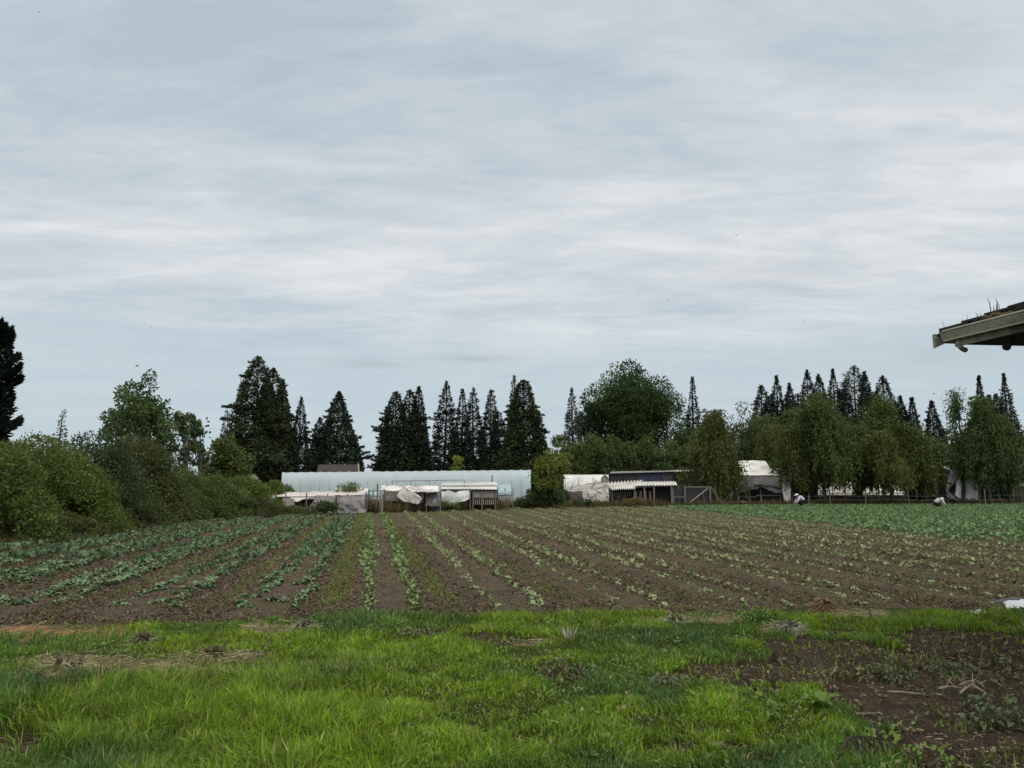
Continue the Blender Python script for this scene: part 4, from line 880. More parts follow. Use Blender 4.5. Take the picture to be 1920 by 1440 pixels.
# --- brown roofed house behind the tunnel
o = thing('brown_house', 632, 86, 'brown-roofed low house showing just its roof above the plastic tunnel', 'house'); K = Kit(o)
a, b = K.p(594, 884, 86), K.p(672, 884, 86); c, d = K.p(671, 871, 89), K.p(597, 871, 89); dn = Vector((0, 0, -.18))
MB().add([a, b, c, d, a+dn, b+dn, c+dn, d+dn], [(0, 1, 2, 3), (7, 6, 5, 4), (0, 4, 5, 1), (1, 5, 6, 2), (2, 6, 7, 3), (3, 7, 4, 0)]).build('roof', M['brown_roof'], o)
MB().box((0, 2.4, a.z/2-.1), (b.x-a.x-.5, 4.2, a.z-.2)).build('wall', M['dark_wood'], o); MB().bar(b+Vector((.05, -.02, .02)), c+Vector((.05, 0, .02)), .14, .2).build('bargeboard', M['pale_wood'], o)
# --- shelter 1: long low tarp shelter at the left
Y = 50
o = thing('tarp_shelter', 600, Y, 'long low shelter with white tarp roof and sagging grey mesh sides at left', 'shelter'); K = Kit(o)
K.cloth([[(508, 925, 53), (525, 922.5, 53), (543, 919.5, 53), (556, 922, 53), (575, 922, 53), (596, 922, 53), (612, 921, 53), (637, 918, 53), (662, 917, 53), (687, 917, 53)],
         [(506, 931, 50), (521, 934, 50), (543, 934, 50), (556, 943, 49.8), (572, 938, 49.8), (592, 930, 50), (612, 929, 50), (637, 930, 50), (662, 930, 50), (687, 930, 50)]], 'pink_tarp', 'roof_tarp', wr=.18, sub=6)
K.cloth([[(628, 915, 54.5), (650, 916, 54.5), (672, 914.5, 54.5), (692, 916, 54.5)], [(630, 921, 53.2), (650, 922, 53.2), (672, 921, 53.2), (694, 923, 53.2)]], 'white_tarp', 'upper_tarp', wr=.16)
K.cloth([[(508, 931, 50), (514, 931, 49.9), (520, 932, 49.9)], [(508, 948, 49.8), (515, 950, 49.5), (522, 948, 49.6)], [(507, 965, 49.7), (514, 966, 49.3), (523, 966, 49.5)]], 'white_tarp', 'end_flap', wr=.12)
K.cloth([[(530, 934, 49.9), (540, 934, 49.9), (552, 935, 49.9)], [(526, 950, 49.8), (541, 950, 49.8), (556, 951, 49.8)], [(523, 966, 49.6), (541, 966, 49.7), (560, 966, 49.7)]], 'grey_mesh', 'mesh_panel', wr=.05)
K.cloth([[(595, 929, 49.9), (612, 930, 49.9), (631, 931, 49.9)], [(584, 945, 49.7), (607, 946, 49.7), (632, 946, 49.8)], [(571, 965, 49.5), (602, 965, 49.5), (633, 965, 49.7)]], 'grey_mesh', 'mesh_panel', wr=.05)
K.cloth([[(632, 930, 49.95), (660, 930, 49.95), (687, 931, 49.95)], [(632, 947, 49.9), (660, 947, 49.8), (688, 947, 49.8)], [(632, 964, 49.8), (660, 964, 49.7), (689, 964, 49.7)]], 'grey_mesh', 'mesh_panel', wr=.12)
K.cloth([[(558, 952, 49.9), (580, 951, 49.9), (600, 951, 49.9)], [(558, 966, 49.8), (580, 966, 49.8), (600, 966, 49.8)]], 'grey_mesh', 'skirt', wr=.05)
K.panel(515, 688, 936, 967, 52.6, 52.6, 'black_sheet', 'dark_backing', z0=0)
for u in (510, 536, 575, 614.6, 652, 688): K.post(u, 924 if u < 600 else 926, 50.05, .07)
for u in (515, 575, 640, 686): K.post(u, 923, 52.7, .07)
K.bar((508, 932, 50.1), (688, 931, 50.1), .06, name='eave_rail')
# --- post frame in the gap between shelters
o = thing('post_frame', 704, 53, 'grey wooden post frame standing open in the gap between two shelters', 'frame'); K = Kit(o)
for u, vt, m in ((692, 919, 'wood'), (700, 917, 'steel'), (708, 907, 'wood'), (713, 919, 'pale_wood'), (717, 920, 'pale_wood')): K.post(u, vt, 53, .09, m)
K.bar((690, 921, 53.1), (718, 920, 53.1)); K.bar((690, 932, 53.1), (712, 930, 53.1), .05)
o = thing('loose_sheet', 704, 55, 'pale blue-white plastic sheet slung behind the open post frame', 'sheet'); K = Kit(o)
K.cloth([[(686, 917, 55.5), (700, 918, 55.3), (720, 917, 55.5)], [(686, 924, 55), (702, 927, 54.8), (721, 924, 55)], [(687, 930, 54.9), (703, 931, 54.7), (720, 929, 54.9)]], 'poly2', 'sheet_panel', wr=.1)
for u in (687, 720): K.post(u, 916.5, 55.6, .07)
# --- shelter 2: rack with white slats and triangular tarp
o = thing('slatted_rack', 750, 56, 'white slatted rack shelter with a kite-shaped tarp hung on its front', 'shelter'); K = Kit(o)
K.cloth([[(715, 911, 58), (735, 911, 58), (755, 911, 58), (790, 911, 58), (828, 912, 58)], [(713, 920, 56), (735, 921, 56), (755, 922, 56), (790, 924, 56), (826, 924, 56)]], 'white_tarp', 'roof_tarp', wr=.2)
K.slats(722, 750, 921, 941, 56, 56, 5, 'pale_wood', 'slat_wall', .45, False)
K.cloth([[(755, 911, 55.9), (756, 911.5, 55.9), (757, 912, 55.9)], [(744, 930, 55.7), (770, 924, 55.6), (795, 934, 55.6)], [(758, 941, 55.6), (772, 946, 55.5), (785, 948, 55.5)]], 'pink_tarp', 'kite_tarp', wr=.05)
K.cloth([[(760, 914, 55.95), (780, 913, 55.95), (800, 917, 55.95), (826, 917, 55.95)], [(785, 920, 55.8), (795, 922, 55.8), (810, 924, 55.8), (824, 922, 55.8)]], 'white_tarp', 'hanging_tarp', wr=.05)
K.panel(716, 828, 922, 950, 57.9, 57.9, 'black_sheet', 'dark_backing', z0=0)
K.cloth([[(720, 921, 57.2), (736, 921, 57.2), (752, 922, 57.2)], [(720, 932, 57.1), (736, 932, 57), (752, 933, 57.1)], [(720, 941, 57), (736, 940, 57), (752, 942, 57)]], 'white_tarp', 'inner_tarp', wr=.08)
K.cloth([[(752, 923, 57.3), (775, 923, 57.3), (798, 924, 57.3)], [(752, 946, 57.2), (775, 947, 57.1), (797, 946, 57.2)]], 'pink_tarp', 'inner_tarp', wr=.14)
K.cloth([[(806, 925, 56.6), (816, 924, 56.5), (828, 924, 56.6)], [(800, 938, 56.5), (815, 940, 56.3), (828, 938, 56.4)], [(796, 949, 56.4), (812, 951, 56.2), (828, 949, 56.4)]], 'grey_mesh', 'side_sheet', wr=.10)
for u in (714, 722, 750, 771, 800, 826): K.post(u, 918, 56.1, .07)
K.bar((713, 921, 56.15), (827, 923, 56.15), .06, name='eave_rail'); K.bar((722, 938, 55.9), (760, 938, 55.9), .06, 'pale_wood')
# --- tarp 3
o = thing('draped_tarp', 850, 60, 'white and grey-green tarp tied along its top, hanging to a low point', 'tarp'); K = Kit(o)
K.cloth([[(824, 921, 60), (832, 922.5, 60), (840, 919, 60), (850, 923, 60), (858, 922, 60), (870, 920, 60), (881, 920, 60)],
         [(820, 932, 59.7), (830, 931, 59.6), (839, 930, 59.6), (850, 933, 59.5), (860, 932, 59.6), (871, 931, 59.6), (882, 928, 59.7)],
         [(818, 941, 59.5), (828, 943, 59.4), (837, 944, 59.4), (847, 954, 59.2), (861, 943, 59.4), (871, 941, 59.5), (881, 936, 59.6)]], 'green_tarp', 'tarp_sheet', wr=.06, fr=2.2)
for u in (822, 840, 860, 882): K.post(u, 919.5, 60.1, .08)
K.bar((820, 921, 60.15), (884, 920.5, 60.15), .06)
# --- shed 4
o = thing('board_shed', 885, 61, 'low board shed with a white two-tier metal roof beside the draped tarp', 'shed'); K = Kit(o)
K.corr((826, 910.5, 62.5), (933, 909, 62.5), (930, 903.5, 65), (830, 904.5, 65), 16, 'tin', 'upper_roof', .02)
K.corr((827, 917, 61), (932, 917, 61), (931, 911.5, 62.8), (828, 911.5, 62.8), 16, 'tin', 'lower_roof', .02)
K.slats(887, 932, 919, 933, 61.3, 61.3, 3, 'pale_wood', 'board_wall', .04, False); K.slats(887, 928, 934, 946, 61.3, 61.3, 11, 'pale_wood', 'picket_wall', .5)
K.panel(830, 933, 918, 950, 64, 64, 'black_sheet', 'dark_backing', z0=0)
for u in (829, 887, 904, 929): K.post(u, 918, 61.2, .09)
K.bar((828, 918.6, 61.15), (933, 918.6, 61.15), .09, 'dark_wood', 'eave_rail'); K.bar((887, 933, 61.2), (930, 933, 61.2), .07)
# --- blue sheet lean-to
o = thing('plastic_lean_to', 947, 63, 'small pale blue plastic lean-to on a picket base by the tunnel right end', 'shelter'); K = Kit(o)
K.cloth([[(933, 909, 64.5), (945, 908, 64.5), (960, 908, 64.5)], [(933, 921, 63), (946, 923, 63), (960, 921, 63)], [(934, 925, 62.9), (946, 926, 62.9), (961, 924, 62.9)]], 'poly2', 'plastic_sheet', wr=.06)
K.slats(933, 962, 928, 946, 63.05, 63.05, 9, 'wood', 'picket_wall', .5)
for u in (933, 947, 962): K.post(u, 915, 63.1, .07)
K.bar((932, 929, 63.15), (963, 928, 63.15), .06)
# --- pipe frames
o = thing('pipe_frame', 803, 62, 'thin dark pipe frame standing above the slatted rack', 'pipe frame'); K = Kit(o)
MB().tube([K.p(735.5, 914, 64), K.p(735.5, 902, 64), K.p(871, 900, 64), K.p(871, 906, 64)], .035, 6).build('top_rail', M['steel'], o)
for u in (735.5, 770, 805, 871): MB().tube([K.g(u, 64), K.p(u, 901.4, 64)], .03, 6).build('post', M['steel'], o)
o = thing('metal_pole', 922.7, 64, 'lone thin pole sticking up behind the board shed roof', 'pole'); K = Kit(o); MB().tube([K.g(922.7, 65.5), K.p(922.7, 892, 65.5)], .045, 7).build('shaft', M['black_metal'], o); MB().tube([K.p(922.7, 892, 65.5), K.p(922.7, 891.5, 65.5)], .06, 7).build('cap', M['black_metal'], o)
# --- white wall with small round tunnel
o = thing('white_tunnel', 1100, 82, 'low white plastic tunnel with a rounded end behind the junk heap', 'greenhouse'); K = Kit(o)
K.cloth([[(1056, 890, 85), (1085, 890, 85), (1128, 890, 85), (1143, 890.5, 85)], [(1057, 894, 83), (1085, 894, 83), (1128, 893, 83), (1143, 894, 83)], [(1057, 910, 82.4), (1085, 910, 82.4), (1128, 910, 82.4), (1143, 910, 82.4)], [(1057, 946, 82.3), (1085, 946, 82.3), (1128, 946, 82.3), (1143, 946, 82.3)]], 'white_tarp', 'plastic_cover', wr=.05)
MB().tube([K.p(1127, 908, 81.9), K.p(1128, 896, 81.9), K.p(1134, 890.5, 81.9), K.p(1140, 896, 81.9), K.p(1141, 908, 81.9)], .05, 6).build('end_hoop', M['steel'], o)
K.cloth([[(1129, 894, 82), (1134, 891.5, 82), (1140, 894, 82)], [(1127, 907, 81.9), (1134, 907, 81.9), (1141, 907, 81.9)]], 'grey_mesh', 'end_sheet', wr=.05)
for u in (1060, 1085, 1112): K.post(u, 896, 82, .06, 'steel', 'hoop_leg')
# --- junk heap of old tarps
o = thing('tarp_heap', 1100, 74, 'sagging heap of old grey tarps on a collapsed frame', 'heap'); K = Kit(o)
K.cloth([[(1062, 915, 77), (1085, 909, 77), (1110, 907, 77), (1133, 904, 77)], [(1060, 920, 75), (1085, 918, 75), (1110, 916, 75), (1136, 916, 75)]], 'old_tarp', 'sagging_roof', wr=.16)
K.cloth([[(1095, 919, 74.6), (1110, 917, 74.6), (1128, 916, 74.6), (1143, 918, 74.6)], [(1097, 928, 74.1), (1112, 927, 74), (1128, 928, 74), (1144, 928, 74.1)], [(1098, 937, 73.8), (1112, 938, 73.6), (1130, 939, 73.6), (1144, 940, 73.8)]], 'old_tarp', 'lumpy_tarp', wr=.26)
K.cloth([[(1058, 922, 75), (1075, 921, 75), (1095, 921, 75)], [(1057, 947, 74.6), (1075, 947, 74.6), (1096, 947, 74.6)]], 'dark_mesh', 'side_sheet', wr=.12)
for a, b in (((1060, 946, 75), (1075, 905, 75)), ((1092, 946, 75.3), (1118, 900, 75.3)), ((1098, 908, 74.9), (1137, 903, 74.9)), ((1115, 918, 74.7), (1140, 910, 74.7))): K.bar(a, b, .07, 'wood', 'broken_pole')
# --- dark shed A
o = thing('dark_shed', 1203, 86, 'low dark shed with navy blue panel and pale roof edge', 'shed'); K = Kit(o)
K.panel(1145, 1195, 887, 0, 86, 86, 'black_sheet', 'wall_panel', z0=0); K.panel(1195.3, 1241, 885.5, 0, 86, 86, 'navy', 'blue_panel', z0=0); K.panel(1241.3, 1262, 886, 0, 86, 86, 'dark_mesh', 'wall_panel', z0=0)
dn = Vector((0, 0, -.06)); a, b, c, d = K.p(1143, 887, 85.7), K.p(1263, 883.8, 85.7), K.p(1262, 881.8, 90), K.p(1146, 884, 90); dn = Vector((0, 0, -.06))
MB().add([a, b, c, d, a+dn, b+dn, c+dn, d+dn], [(0, 1, 2, 3), (7, 6, 5, 4), (0, 4, 5, 1), (1, 5, 6, 2), (2, 6, 7, 3), (3, 7, 4, 0)]).build('roof', M['grey_mesh'], o)
for u in (1146, 1170, 1195, 1218, 1241, 1262): K.post(u, 886, 85.9, .1, 'dark_wood')
# --- dark shed B
o = thing('netted_shed', 1276, 88, 'dark netted shed with white roof strip half hidden by the drooping willow', 'shed'); K = Kit(o)
K.panel(1243, 1312, 883.5, 0, 88, 88, 'black_sheet', 'wall_panel', z0=0)
a, b, c, d = K.p(1243, 884, 87.6), K.p(1312, 883, 87.6), K.p(1311, 880.5, 92), K.p(1245, 881, 92)
MB().add([a, b, c, d, a+dn, b+dn, c+dn, d+dn], [(0, 1, 2, 3), (7, 6, 5, 4), (0, 4, 5, 1), (1, 5, 6, 2), (2, 6, 7, 3), (3, 7, 4, 0)]).build('roof', M['white_tarp'], o)
for u in (1244, 1262, 1285, 1311): K.post(u, 884, 87.9, .1, 'dark_wood')
K.cloth([[(1287, 890, 87.7), (1290, 889, 87.7)], [(1286, 897, 87.7), (1291, 896, 87.7)]], 'white_tarp', 'rag', wr=.05)
# --- open lean-to with corrugated roof
o = thing('open_lean_to', 1200, 76, 'open lean-to with ragged white corrugated roof over a dark interior', 'shelter'); K = Kit(o)
K.corr((1146, 918.5, 76), (1190, 915.5, 76), (1207, 901, 80), (1133, 904.5, 80), 12, 'tin', 'corrugated_roof', .09)
K.corr((1190, 911, 76.5), (1270, 909, 76.5), (1266, 902.5, 80), (1207, 903, 80), 14, 'tin', 'corrugated_roof', .06)
K.panel(1146, 1262, 909, 0, 79.8, 79.8, 'black_sheet', 'dark_backing', z0=0)
for u, m in ((1148, 'wood'), (1170, 'dark_wood'), (1189, 'wood'), (1208, 'wood'), (1226, 'wood'), (1259, 'wood')): K.post(u, 913 if u > 1185 else 917, 76.6, .15, m)
K.bar((1188, 913, 76.7), (1262, 911, 76.7), .12, 'wood', 'beam')
K.slats(1190, 1226, 920, 946, 77, 77, 4, 'wood', 'leaning_boards', .5)
K.slats(1228, 1258, 914, 946, 78, 78, 7, 'dark_wood', 'board_wall', .12)
K.cloth([[(1150, 922, 77), (1168, 921, 77), (1188, 920, 77)], [(1152, 934, 76.9), (1168, 936, 76.8), (1186, 930, 76.9)]], 'dark_mesh', 'hanging_net', wr=.12)
# --- wooden gate frame
o = thing('timber_frame', 1296, 77, 'square grey timber frame with a diagonal brace and dark netting behind', 'frame'); K = Kit(o)
for u in (1262, 1284, 1331): K.post(u, 911 if u < 1300 else 912, 77, .15)
K.bar((1284, 913, 77), (1332, 913, 77), .12); K.bar((1262, 932, 77), (1284, 932, 77), .10); K.bar((1284, 942, 77), (1331, 945, 77), .10)
K.bar((1291, 944, 76.9), (1327, 916, 76.9), .10, 'pale_wood', 'brace'); K.bar((1333, 913, 77), (1356, 946, 77), .09, 'wood', 'prop'); K.bar((1316, 915, 77.1), (1322, 945, 77.1), .06, 'wood', 'lath'); K.bar((1340, 913, 78), (1346, 946, 78), .07, 'wood', 'prop')
K.panel(1262, 1334, 913, 0, 77.3, 77.3, 'black_sheet', 'netting', .02, z0=0)
# --- white tarp hut
o = thing('tarp_hut', 1432, 83, 'white tarp hut with a two-step roof and dark mesh sagging over its front', 'hut'); K = Kit(o)
K.cloth([[(1383, 864, 88), (1410, 863.5, 88), (1439, 864, 88)], [(1387, 879, 86), (1415, 879, 86), (1449, 879, 86)], [(1389, 893, 83), (1418, 893, 83), (1470, 893, 83)]], 'white_tarp', 'roof_tarp', wr=.06)
K.cloth([[(1440, 878.5, 86.2), (1455, 878.5, 86.2), (1469, 879, 86.2)], [(1449, 886, 84.5), (1463, 886, 84.5), (1478, 886, 84.5)], [(1452, 893, 82.9), (1468, 893, 82.9), (1485, 894, 82.9)]], 'white_tarp', 'porch_tarp', wr=.06)
K.cloth([[(1391, 893, 82.8), (1410, 892, 82.8), (1428, 893.5, 82.8), (1450, 893, 82.8), (1468, 894, 82.8)], [(1384, 912, 82.5), (1405, 911, 82.2), (1426, 909, 82.3), (1450, 911, 82.2), (1468, 914, 82.5)], [(1375, 926, 82.4), (1404, 922, 82.2), (1427, 915, 82.4), (1450, 924, 82.1), (1469, 925, 82.4)]], 'dark_mesh', 'front_mesh', wr=.16, fr=2.5)
K.cloth([[(1466, 894, 82.7), (1476, 894, 82.7), (1485, 894, 82.7)], [(1467, 920, 82.5), (1476, 920, 82.4), (1484, 920, 82.5)], [(1471, 943, 82.3), (1477, 943, 82.2), (1483, 943, 82.3)]], 'white_tarp', 'side_flap', wr=.08)
K.panel(1384, 1484, 896, 0, 87.5, 87.5, 'black_sheet', 'dark_backing', z0=0)
for u, m in ((1384.5, 'pale_wood'), (1405, 'wood'), (1427, 'pale_wood'), (1463, 'wood'), (1484, 'wood')): K.post(u, 905 if u < 1400 else 896, 82.9, .11, m, u2=u-(3 if u == 1427 else 0))
K.bar((1418, 929, 83), (1464, 929, 83), .1, 'pale_wood'); K.bar((1459, 889, 82.6), (1465, 879, 82.6), .09, 'dark_wood', 'roof_pole')
K.bar((1384, 931, 83), (1418, 932, 83), .09, 'wood')
o = thing('pale_block', 1391.5, 80, 'pale concrete block lying in front of the tarp hut', 'block'); K = Kit(o); a = K.p(1386, 939.5, 80); MB().box((0, 0, a.z/2+.0), (.62, .4, a.z)).build('block_body', M['stone'], o, bevel=.03)
# --- low white plastic rows behind the right trees
for u0, u1, Y, lb in ((1533, 1612, 90, 'low white plastic row cover seen under the tallest willow'), (1618, 1700, 91, 'low white plastic row cover right of the second fence post')):
    o = thing('row_cover', (u0+u1)/2, Y, lb, 'row cover'); K = Kit(o); m1, m2 = (2*u0+u1)/3, (u0+2*u1)/3
    K.cloth([[(u0+4, 904, Y+4), (m1, 902, Y+4), (m2, 903, Y+4), (u1, 903, Y+4)], [(u0+2, 911, Y+1.2), (m1, 910, Y+1.2), (m2, 910, Y+1.2), (u1, 910, Y+1.2)], [(u0, 931, Y), (m1, 931, Y), (m2, 931, Y), (u1, 931, Y)]], 'white_tarp', 'plastic_sheet', wr=.08)
    K.panel(u0, u1, 931, 0, Y+.05, Y+.05, 'dark_wood', 'base_board', z0=0)
    for q in (.05, .35, .65, .95): K.post(u0+(u1-u0)*q, 908, Y-.1, .08, 'wood')
    K.bar((u0, 925, Y-.12), (u1, 925, Y-.12), .07, 'wood'); K.bar((u0, 931, Y-.12), (u0+36, 912, Y-.12), .08, 'dark_wood', 'brace')
# --- torn tarp structure
o = thing('torn_tarp_frame', 1790, 84, 'tall post frame wrapped in torn grey-white tarp with a dark hole', 'frame'); K = Kit(o)
K.cloth([[(1789, 861, 84), (1797, 861, 84), (1807, 866, 84)], [(1792, 868, 83.8), (1800, 871, 83.7), (1807, 869, 83.8)]], 'white_tarp', 'top_rag', wr=.16)
K.cloth([[(1781, 880, 84), (1791, 880, 83.9), (1803, 878, 84)], [(1780, 893, 83.9), (1792, 894, 83.8), (1803, 894, 83.9)], [(1775, 906, 83.9), (1781, 907, 83.8), (1784, 908, 83.8)]], 'grey_mesh', 'torn_sheet', wr=.1)
K.cloth([[(1774, 906, 83.9), (1778, 907, 83.9), (1782, 908, 83.9)], [(1774, 920, 83.8), (1776, 921, 83.7), (1779, 921, 83.8)], [(1776, 934, 83.7), (1785, 937, 83.6), (1797, 938, 83.7)]], 'grey_mesh', 'torn_sheet', wr=.1)
K.cloth([[(1791, 893, 83.9), (1797, 893, 83.9), (1803, 893, 83.9)], [(1793, 913, 83.8), (1798, 914, 83.7), (1803, 914, 83.8)], [(1790, 930, 83.7), (1796, 936, 83.6), (1802, 937, 83.7)]], 'white_tarp', 'torn_sheet', wr=.14)
K.cloth([[(1766, 875.5, 86), (1774, 875, 86), (1782, 875.5, 86)], [(1772, 879, 85.6), (1776, 881, 85.6), (1780, 881.5, 85.6)]], 'white_tarp', 'roof_rag', wr=.05)
K.cloth([[(1804, 893, 84.2), (1820, 897, 84.2), (1836, 905, 84.2)], [(1804, 915, 84.1), (1820, 917, 84), (1836, 918, 84.1)], [(1805, 938, 84), (1820, 938, 83.9), (1836, 937, 84)]], 'white_tarp', 'side_sheet', wr=.18)
K.panel(1756, 1786, 878, 0, 86.5, 86.5, 'black_sheet', 'dark_backing', z0=0)  # black panel stands for the shade in the gap behind the frame
for u, vt in ((1776, 892), (1803, 866), (1836, 904)): K.post(u, vt, 84.1, .12)
K.bar((1755, 890, 84.2), (1803, 892, 84.2), .12, 'pale_wood', 'beam'); K.bar((1769, 865, 84.2), (1794, 862, 84.2), .1, 'pale_wood', 'beam'); K.bar((1773, 921, 83.6), (1800, 894, 83.6), .08, 'wood', 'brace'); K.bar((1774, 926, 83.8), (1804, 925, 83.8), .07)
# --- right edge shelter
o = thing('pale_shelter', 1912, 88, 'pale tarp shelter and rails cut by the right edge of the photo', 'shelter'); K = Kit(o)
K.cloth([[(1908, 863, 90), (1920, 867, 90), (1945, 868, 90)], [(1914, 876, 88), (1922, 882, 88), (1945, 884, 88)]], 'white_tarp', 'roof_tarp', wr=.08)
K.cloth([[(1902, 905, 88), (1920, 904, 88), (1945, 904, 88)], [(1903, 916, 87.8), (1920, 915, 87.8), (1945, 915, 87.8)]], 'white_tarp', 'side_tarp', wr=.08)
for v in (918, 923, 928): K.bar((1898, v, 87.7), (1946, v, 87.7), .08, 'wood')
for u in (1899, 1915, 1944): K.post(u, 884 if u > 1910 else 903, 88.1, .1)
K.panel(1900, 1946, 906, 0, 89, 89, 'black_sheet', 'dark_backing', z0=0)
# --- fence posts along the far right edge
for u, vt, lb in ((1555.5, 924, 'weathered fence post just right of the worker in lavender'), (1622, 922, 'weathered fence post midway between the two crouching workers'), (1704, 911, 'tall leaning fence post left of the worker in grey'), (1845.6, 917, 'fence post right of the torn tarp, below the large willow'), (1516, 928, 'short fence stake behind the worker in lavender')):
    Y = 79; o = thing('fence_post', u, Y, lb, 'post', 'fence posts along the right field edge'); K = Kit(o)
    lean = -4 if u == 1704 else 0; K.post(u, vt, Y, .085, 'wood', 'shaft', u2=u+lean); a = K.p(u+lean, vt, Y); MB().tube([a-Vector((.075, 0, .25)), a-Vector((-.075, 0, .25))], .012, 5).build('wire_staple', M['steel'], o)
o = thing('wire_fence', 1700, 79.2, 'thin slack wires strung between the weathered fence posts', 'fence'); K = Kit(o)
for v in (930, 937):
    pts = []
    for i, u in enumerate(np.linspace(1500, 1900, 25)): pts.append(K.p(u, v+.8*math.sin(i*1.05), 79.1))
    MB().tube(pts, .006, 5).build('wire', M['steel'], o)

# ---------------------------------------------------------------- house corner on the right
hY = 7.5
Cn = A(1756, 624, hY)                       # top outer corner of the gutter
gd = (A(1920, 579.5, hY*.872)-Cn); gd.z = 0; gd.normalize()   # along the gutter, towards the viewer
nd = Vector((.995, .1, 0)).normalized()      # along the far eave, away to the right
o = empty('farm_house', (Cn.x+1.2, Cn.y-1.0, 0), 'weathered house corner with old gutter jutting in at the upper right', 'house'); ol = o.location
zt = Cn.z; L1 = 6.0; L2 = 6.0
def hp(a, b, z): return Cn+gd*a+nd*b+Vector((0, 0, z-zt))-ol
def slab(name, pts, th, m): 
    d = Vector((0, 0, -th)); n = len(pts); vs = list(pts)+[p+d for p in pts]
    fs = [tuple(range(n)), tuple(reversed(range(n, 2*n)))]+[(i, n+i, n+(i+1) % n, (i+1) % n) for i in range(n)]
    return MB().add(vs, fs).build(name, M[m], o)
# gutter: K profile swept along the eave (b outward negative)
prof = [(.0, -.005), (.0, -.085), (.018, -.088), (.022, -.078), (.055, -.078), (.06, -.005), (.066, -.001), (.06, .004), (.052, -.004), (.048, -.07), (.012, -.07), (.006, -.005)]
def sweep(name, prof, a0, a1, b0, m, out):
    k = len(prof); vs = []
    for a_ in (a0, a1):
        for q, z in prof: vs.append(hp(a_, out+(-q if True else q), zt+z))
    fs = [(i, (i+1) % k, k+(i+1) % k, k+i) for i in range(k)]+[tuple(reversed(range(k))), tuple(range(k, 2*k))]
    return MB().add(vs, fs).build(name, M[m], o)
GUT = [(.0, -.002), (.0, -.092), (.008, -.098), (.05, -.098), (.056, -.090), (.056, -.084), (.075, -.03), (.078, -.012), (.088, -.008), (.088, 0), (.074, 0), (.070, -.03), (.048, -.088), (.008, -.088), (.006, -.002)]
sweep('gutter', GUT, .04, L1, 0, 'gutter', .088)
MB().add([hp(.045, .09, zt+.0), hp(.045, .0, zt+.0), hp(.045, .03, zt-.098), hp(.045, .09, zt-.098), hp(.035, .09, zt+.0), hp(.035, .0, zt+.0), hp(.035, .03, zt-.098), hp(.035, .09, zt-.098)], [(0, 1, 2, 3), (7, 6, 5, 4), (0, 4, 5, 1), (1, 5, 6, 2), (2, 6, 7, 3), (3, 7, 4, 0)]).build('gutter_end_cap', M['gutter'], o)
for nm, b_, z_, r_ in (('gutter_lip_highlight', .004, .002, .0065), ('gutter_bottom_lip_highlight', .034, -.096, .005)): MB().tube([hp(.04, b_, zt+z_), hp(L1, b_, zt+z_)], r_, 6).build(nm, M['lip_highlight'], o)  # pale tubes put the highlight along the gutter lips into colour
# side fascia under the gutter, and the far fascia whose raking end sticks out past it
def board(name, a0, b0, a1, b1, z0, z1, th, m, nrmv):
    q = [hp(a0, b0, z0), hp(a1, b1, z0), hp(a1, b1, z1), hp(a0, b0, z1)]; q += [p+nrmv*th for p in q]
    return MB().add(q, [(0, 1, 2, 3), (7, 6, 5, 4), (1, 0, 4, 5), (2, 1, 5, 6), (3, 2, 6, 7), (0, 3, 7, 4)]).build(name, M[m], o)
board('side_fascia', .11, .093, L1, .093, zt-.165, zt-.005, .02, 'fascia', nd)
q = [hp(-.05, -.006, zt-.155), hp(-.05, .11, zt-.10), hp(-.05, L2, zt-.11), hp(-.05, L2, zt-.02), hp(-.05, -.006, zt-.01)]; q2 = [p+gd*.03 for p in q]
MB().add(q+q2, [(0, 1, 2, 3, 4), (9, 8, 7, 6, 5)]+[(i, 5+i, 5+(i+1) % 5, (i+1) % 5) for i in range(5)]).build('far_fascia', M['fascia'], o)
MB().box(tuple(hp(-.03, .02, zt-.045)), (.05, .03, .010)).build('flashing_tip', M['tin'], o)
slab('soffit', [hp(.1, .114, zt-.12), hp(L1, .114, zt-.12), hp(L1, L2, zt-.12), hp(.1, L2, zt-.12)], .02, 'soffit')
# roof: hipped, laid in shingle courses that step up from each eave
nc = 26; vs = []; fs = []; r = random.Random(8); tn = .40
zt0 = zt; zt = zt
def roofpt(a, b): return hp(a, b, zt-.0+tn*min(max(a, 0), max(b, 0)))
for i in range(nc):      # courses parallel to the gutter eave
    b0, b1 = .05+i*.12, .05+(i+1)*.12+.03; a = b0+.0
    while a < L1-.2:
        wdt = r.uniform(.12, .24); aa = max(a, b0); e = min(a+wdt, L1-.2); j = r.uniform(-.012, .012); th = r.uniform(.008, .016); s_ = len(vs)
        q = [(aa, b0+j), (e, b0+j), (max(e, min(b1, L1)), b1), (max(aa, b1 if aa <= b0+.01 else aa), b1)]
        z = lambda b, up: zt-.02+tn*b+up
        vs += [hp(x_, y_, z(y_, .012+th if k < 2 else 0)) for k, (x_, y_) in enumerate(q)]+[hp(q[0][0], q[0][1], z(q[0][1], -.01)), hp(q[1][0], q[1][1], z(q[1][1], -.01))]
        fs += [(s_+3, s_+2, s_+1, s_), (s_, s_+1, s_+5, s_+4), (s_, s_+4, s_+3), (s_+1, s_+2, s_+5)]; a = e+.004
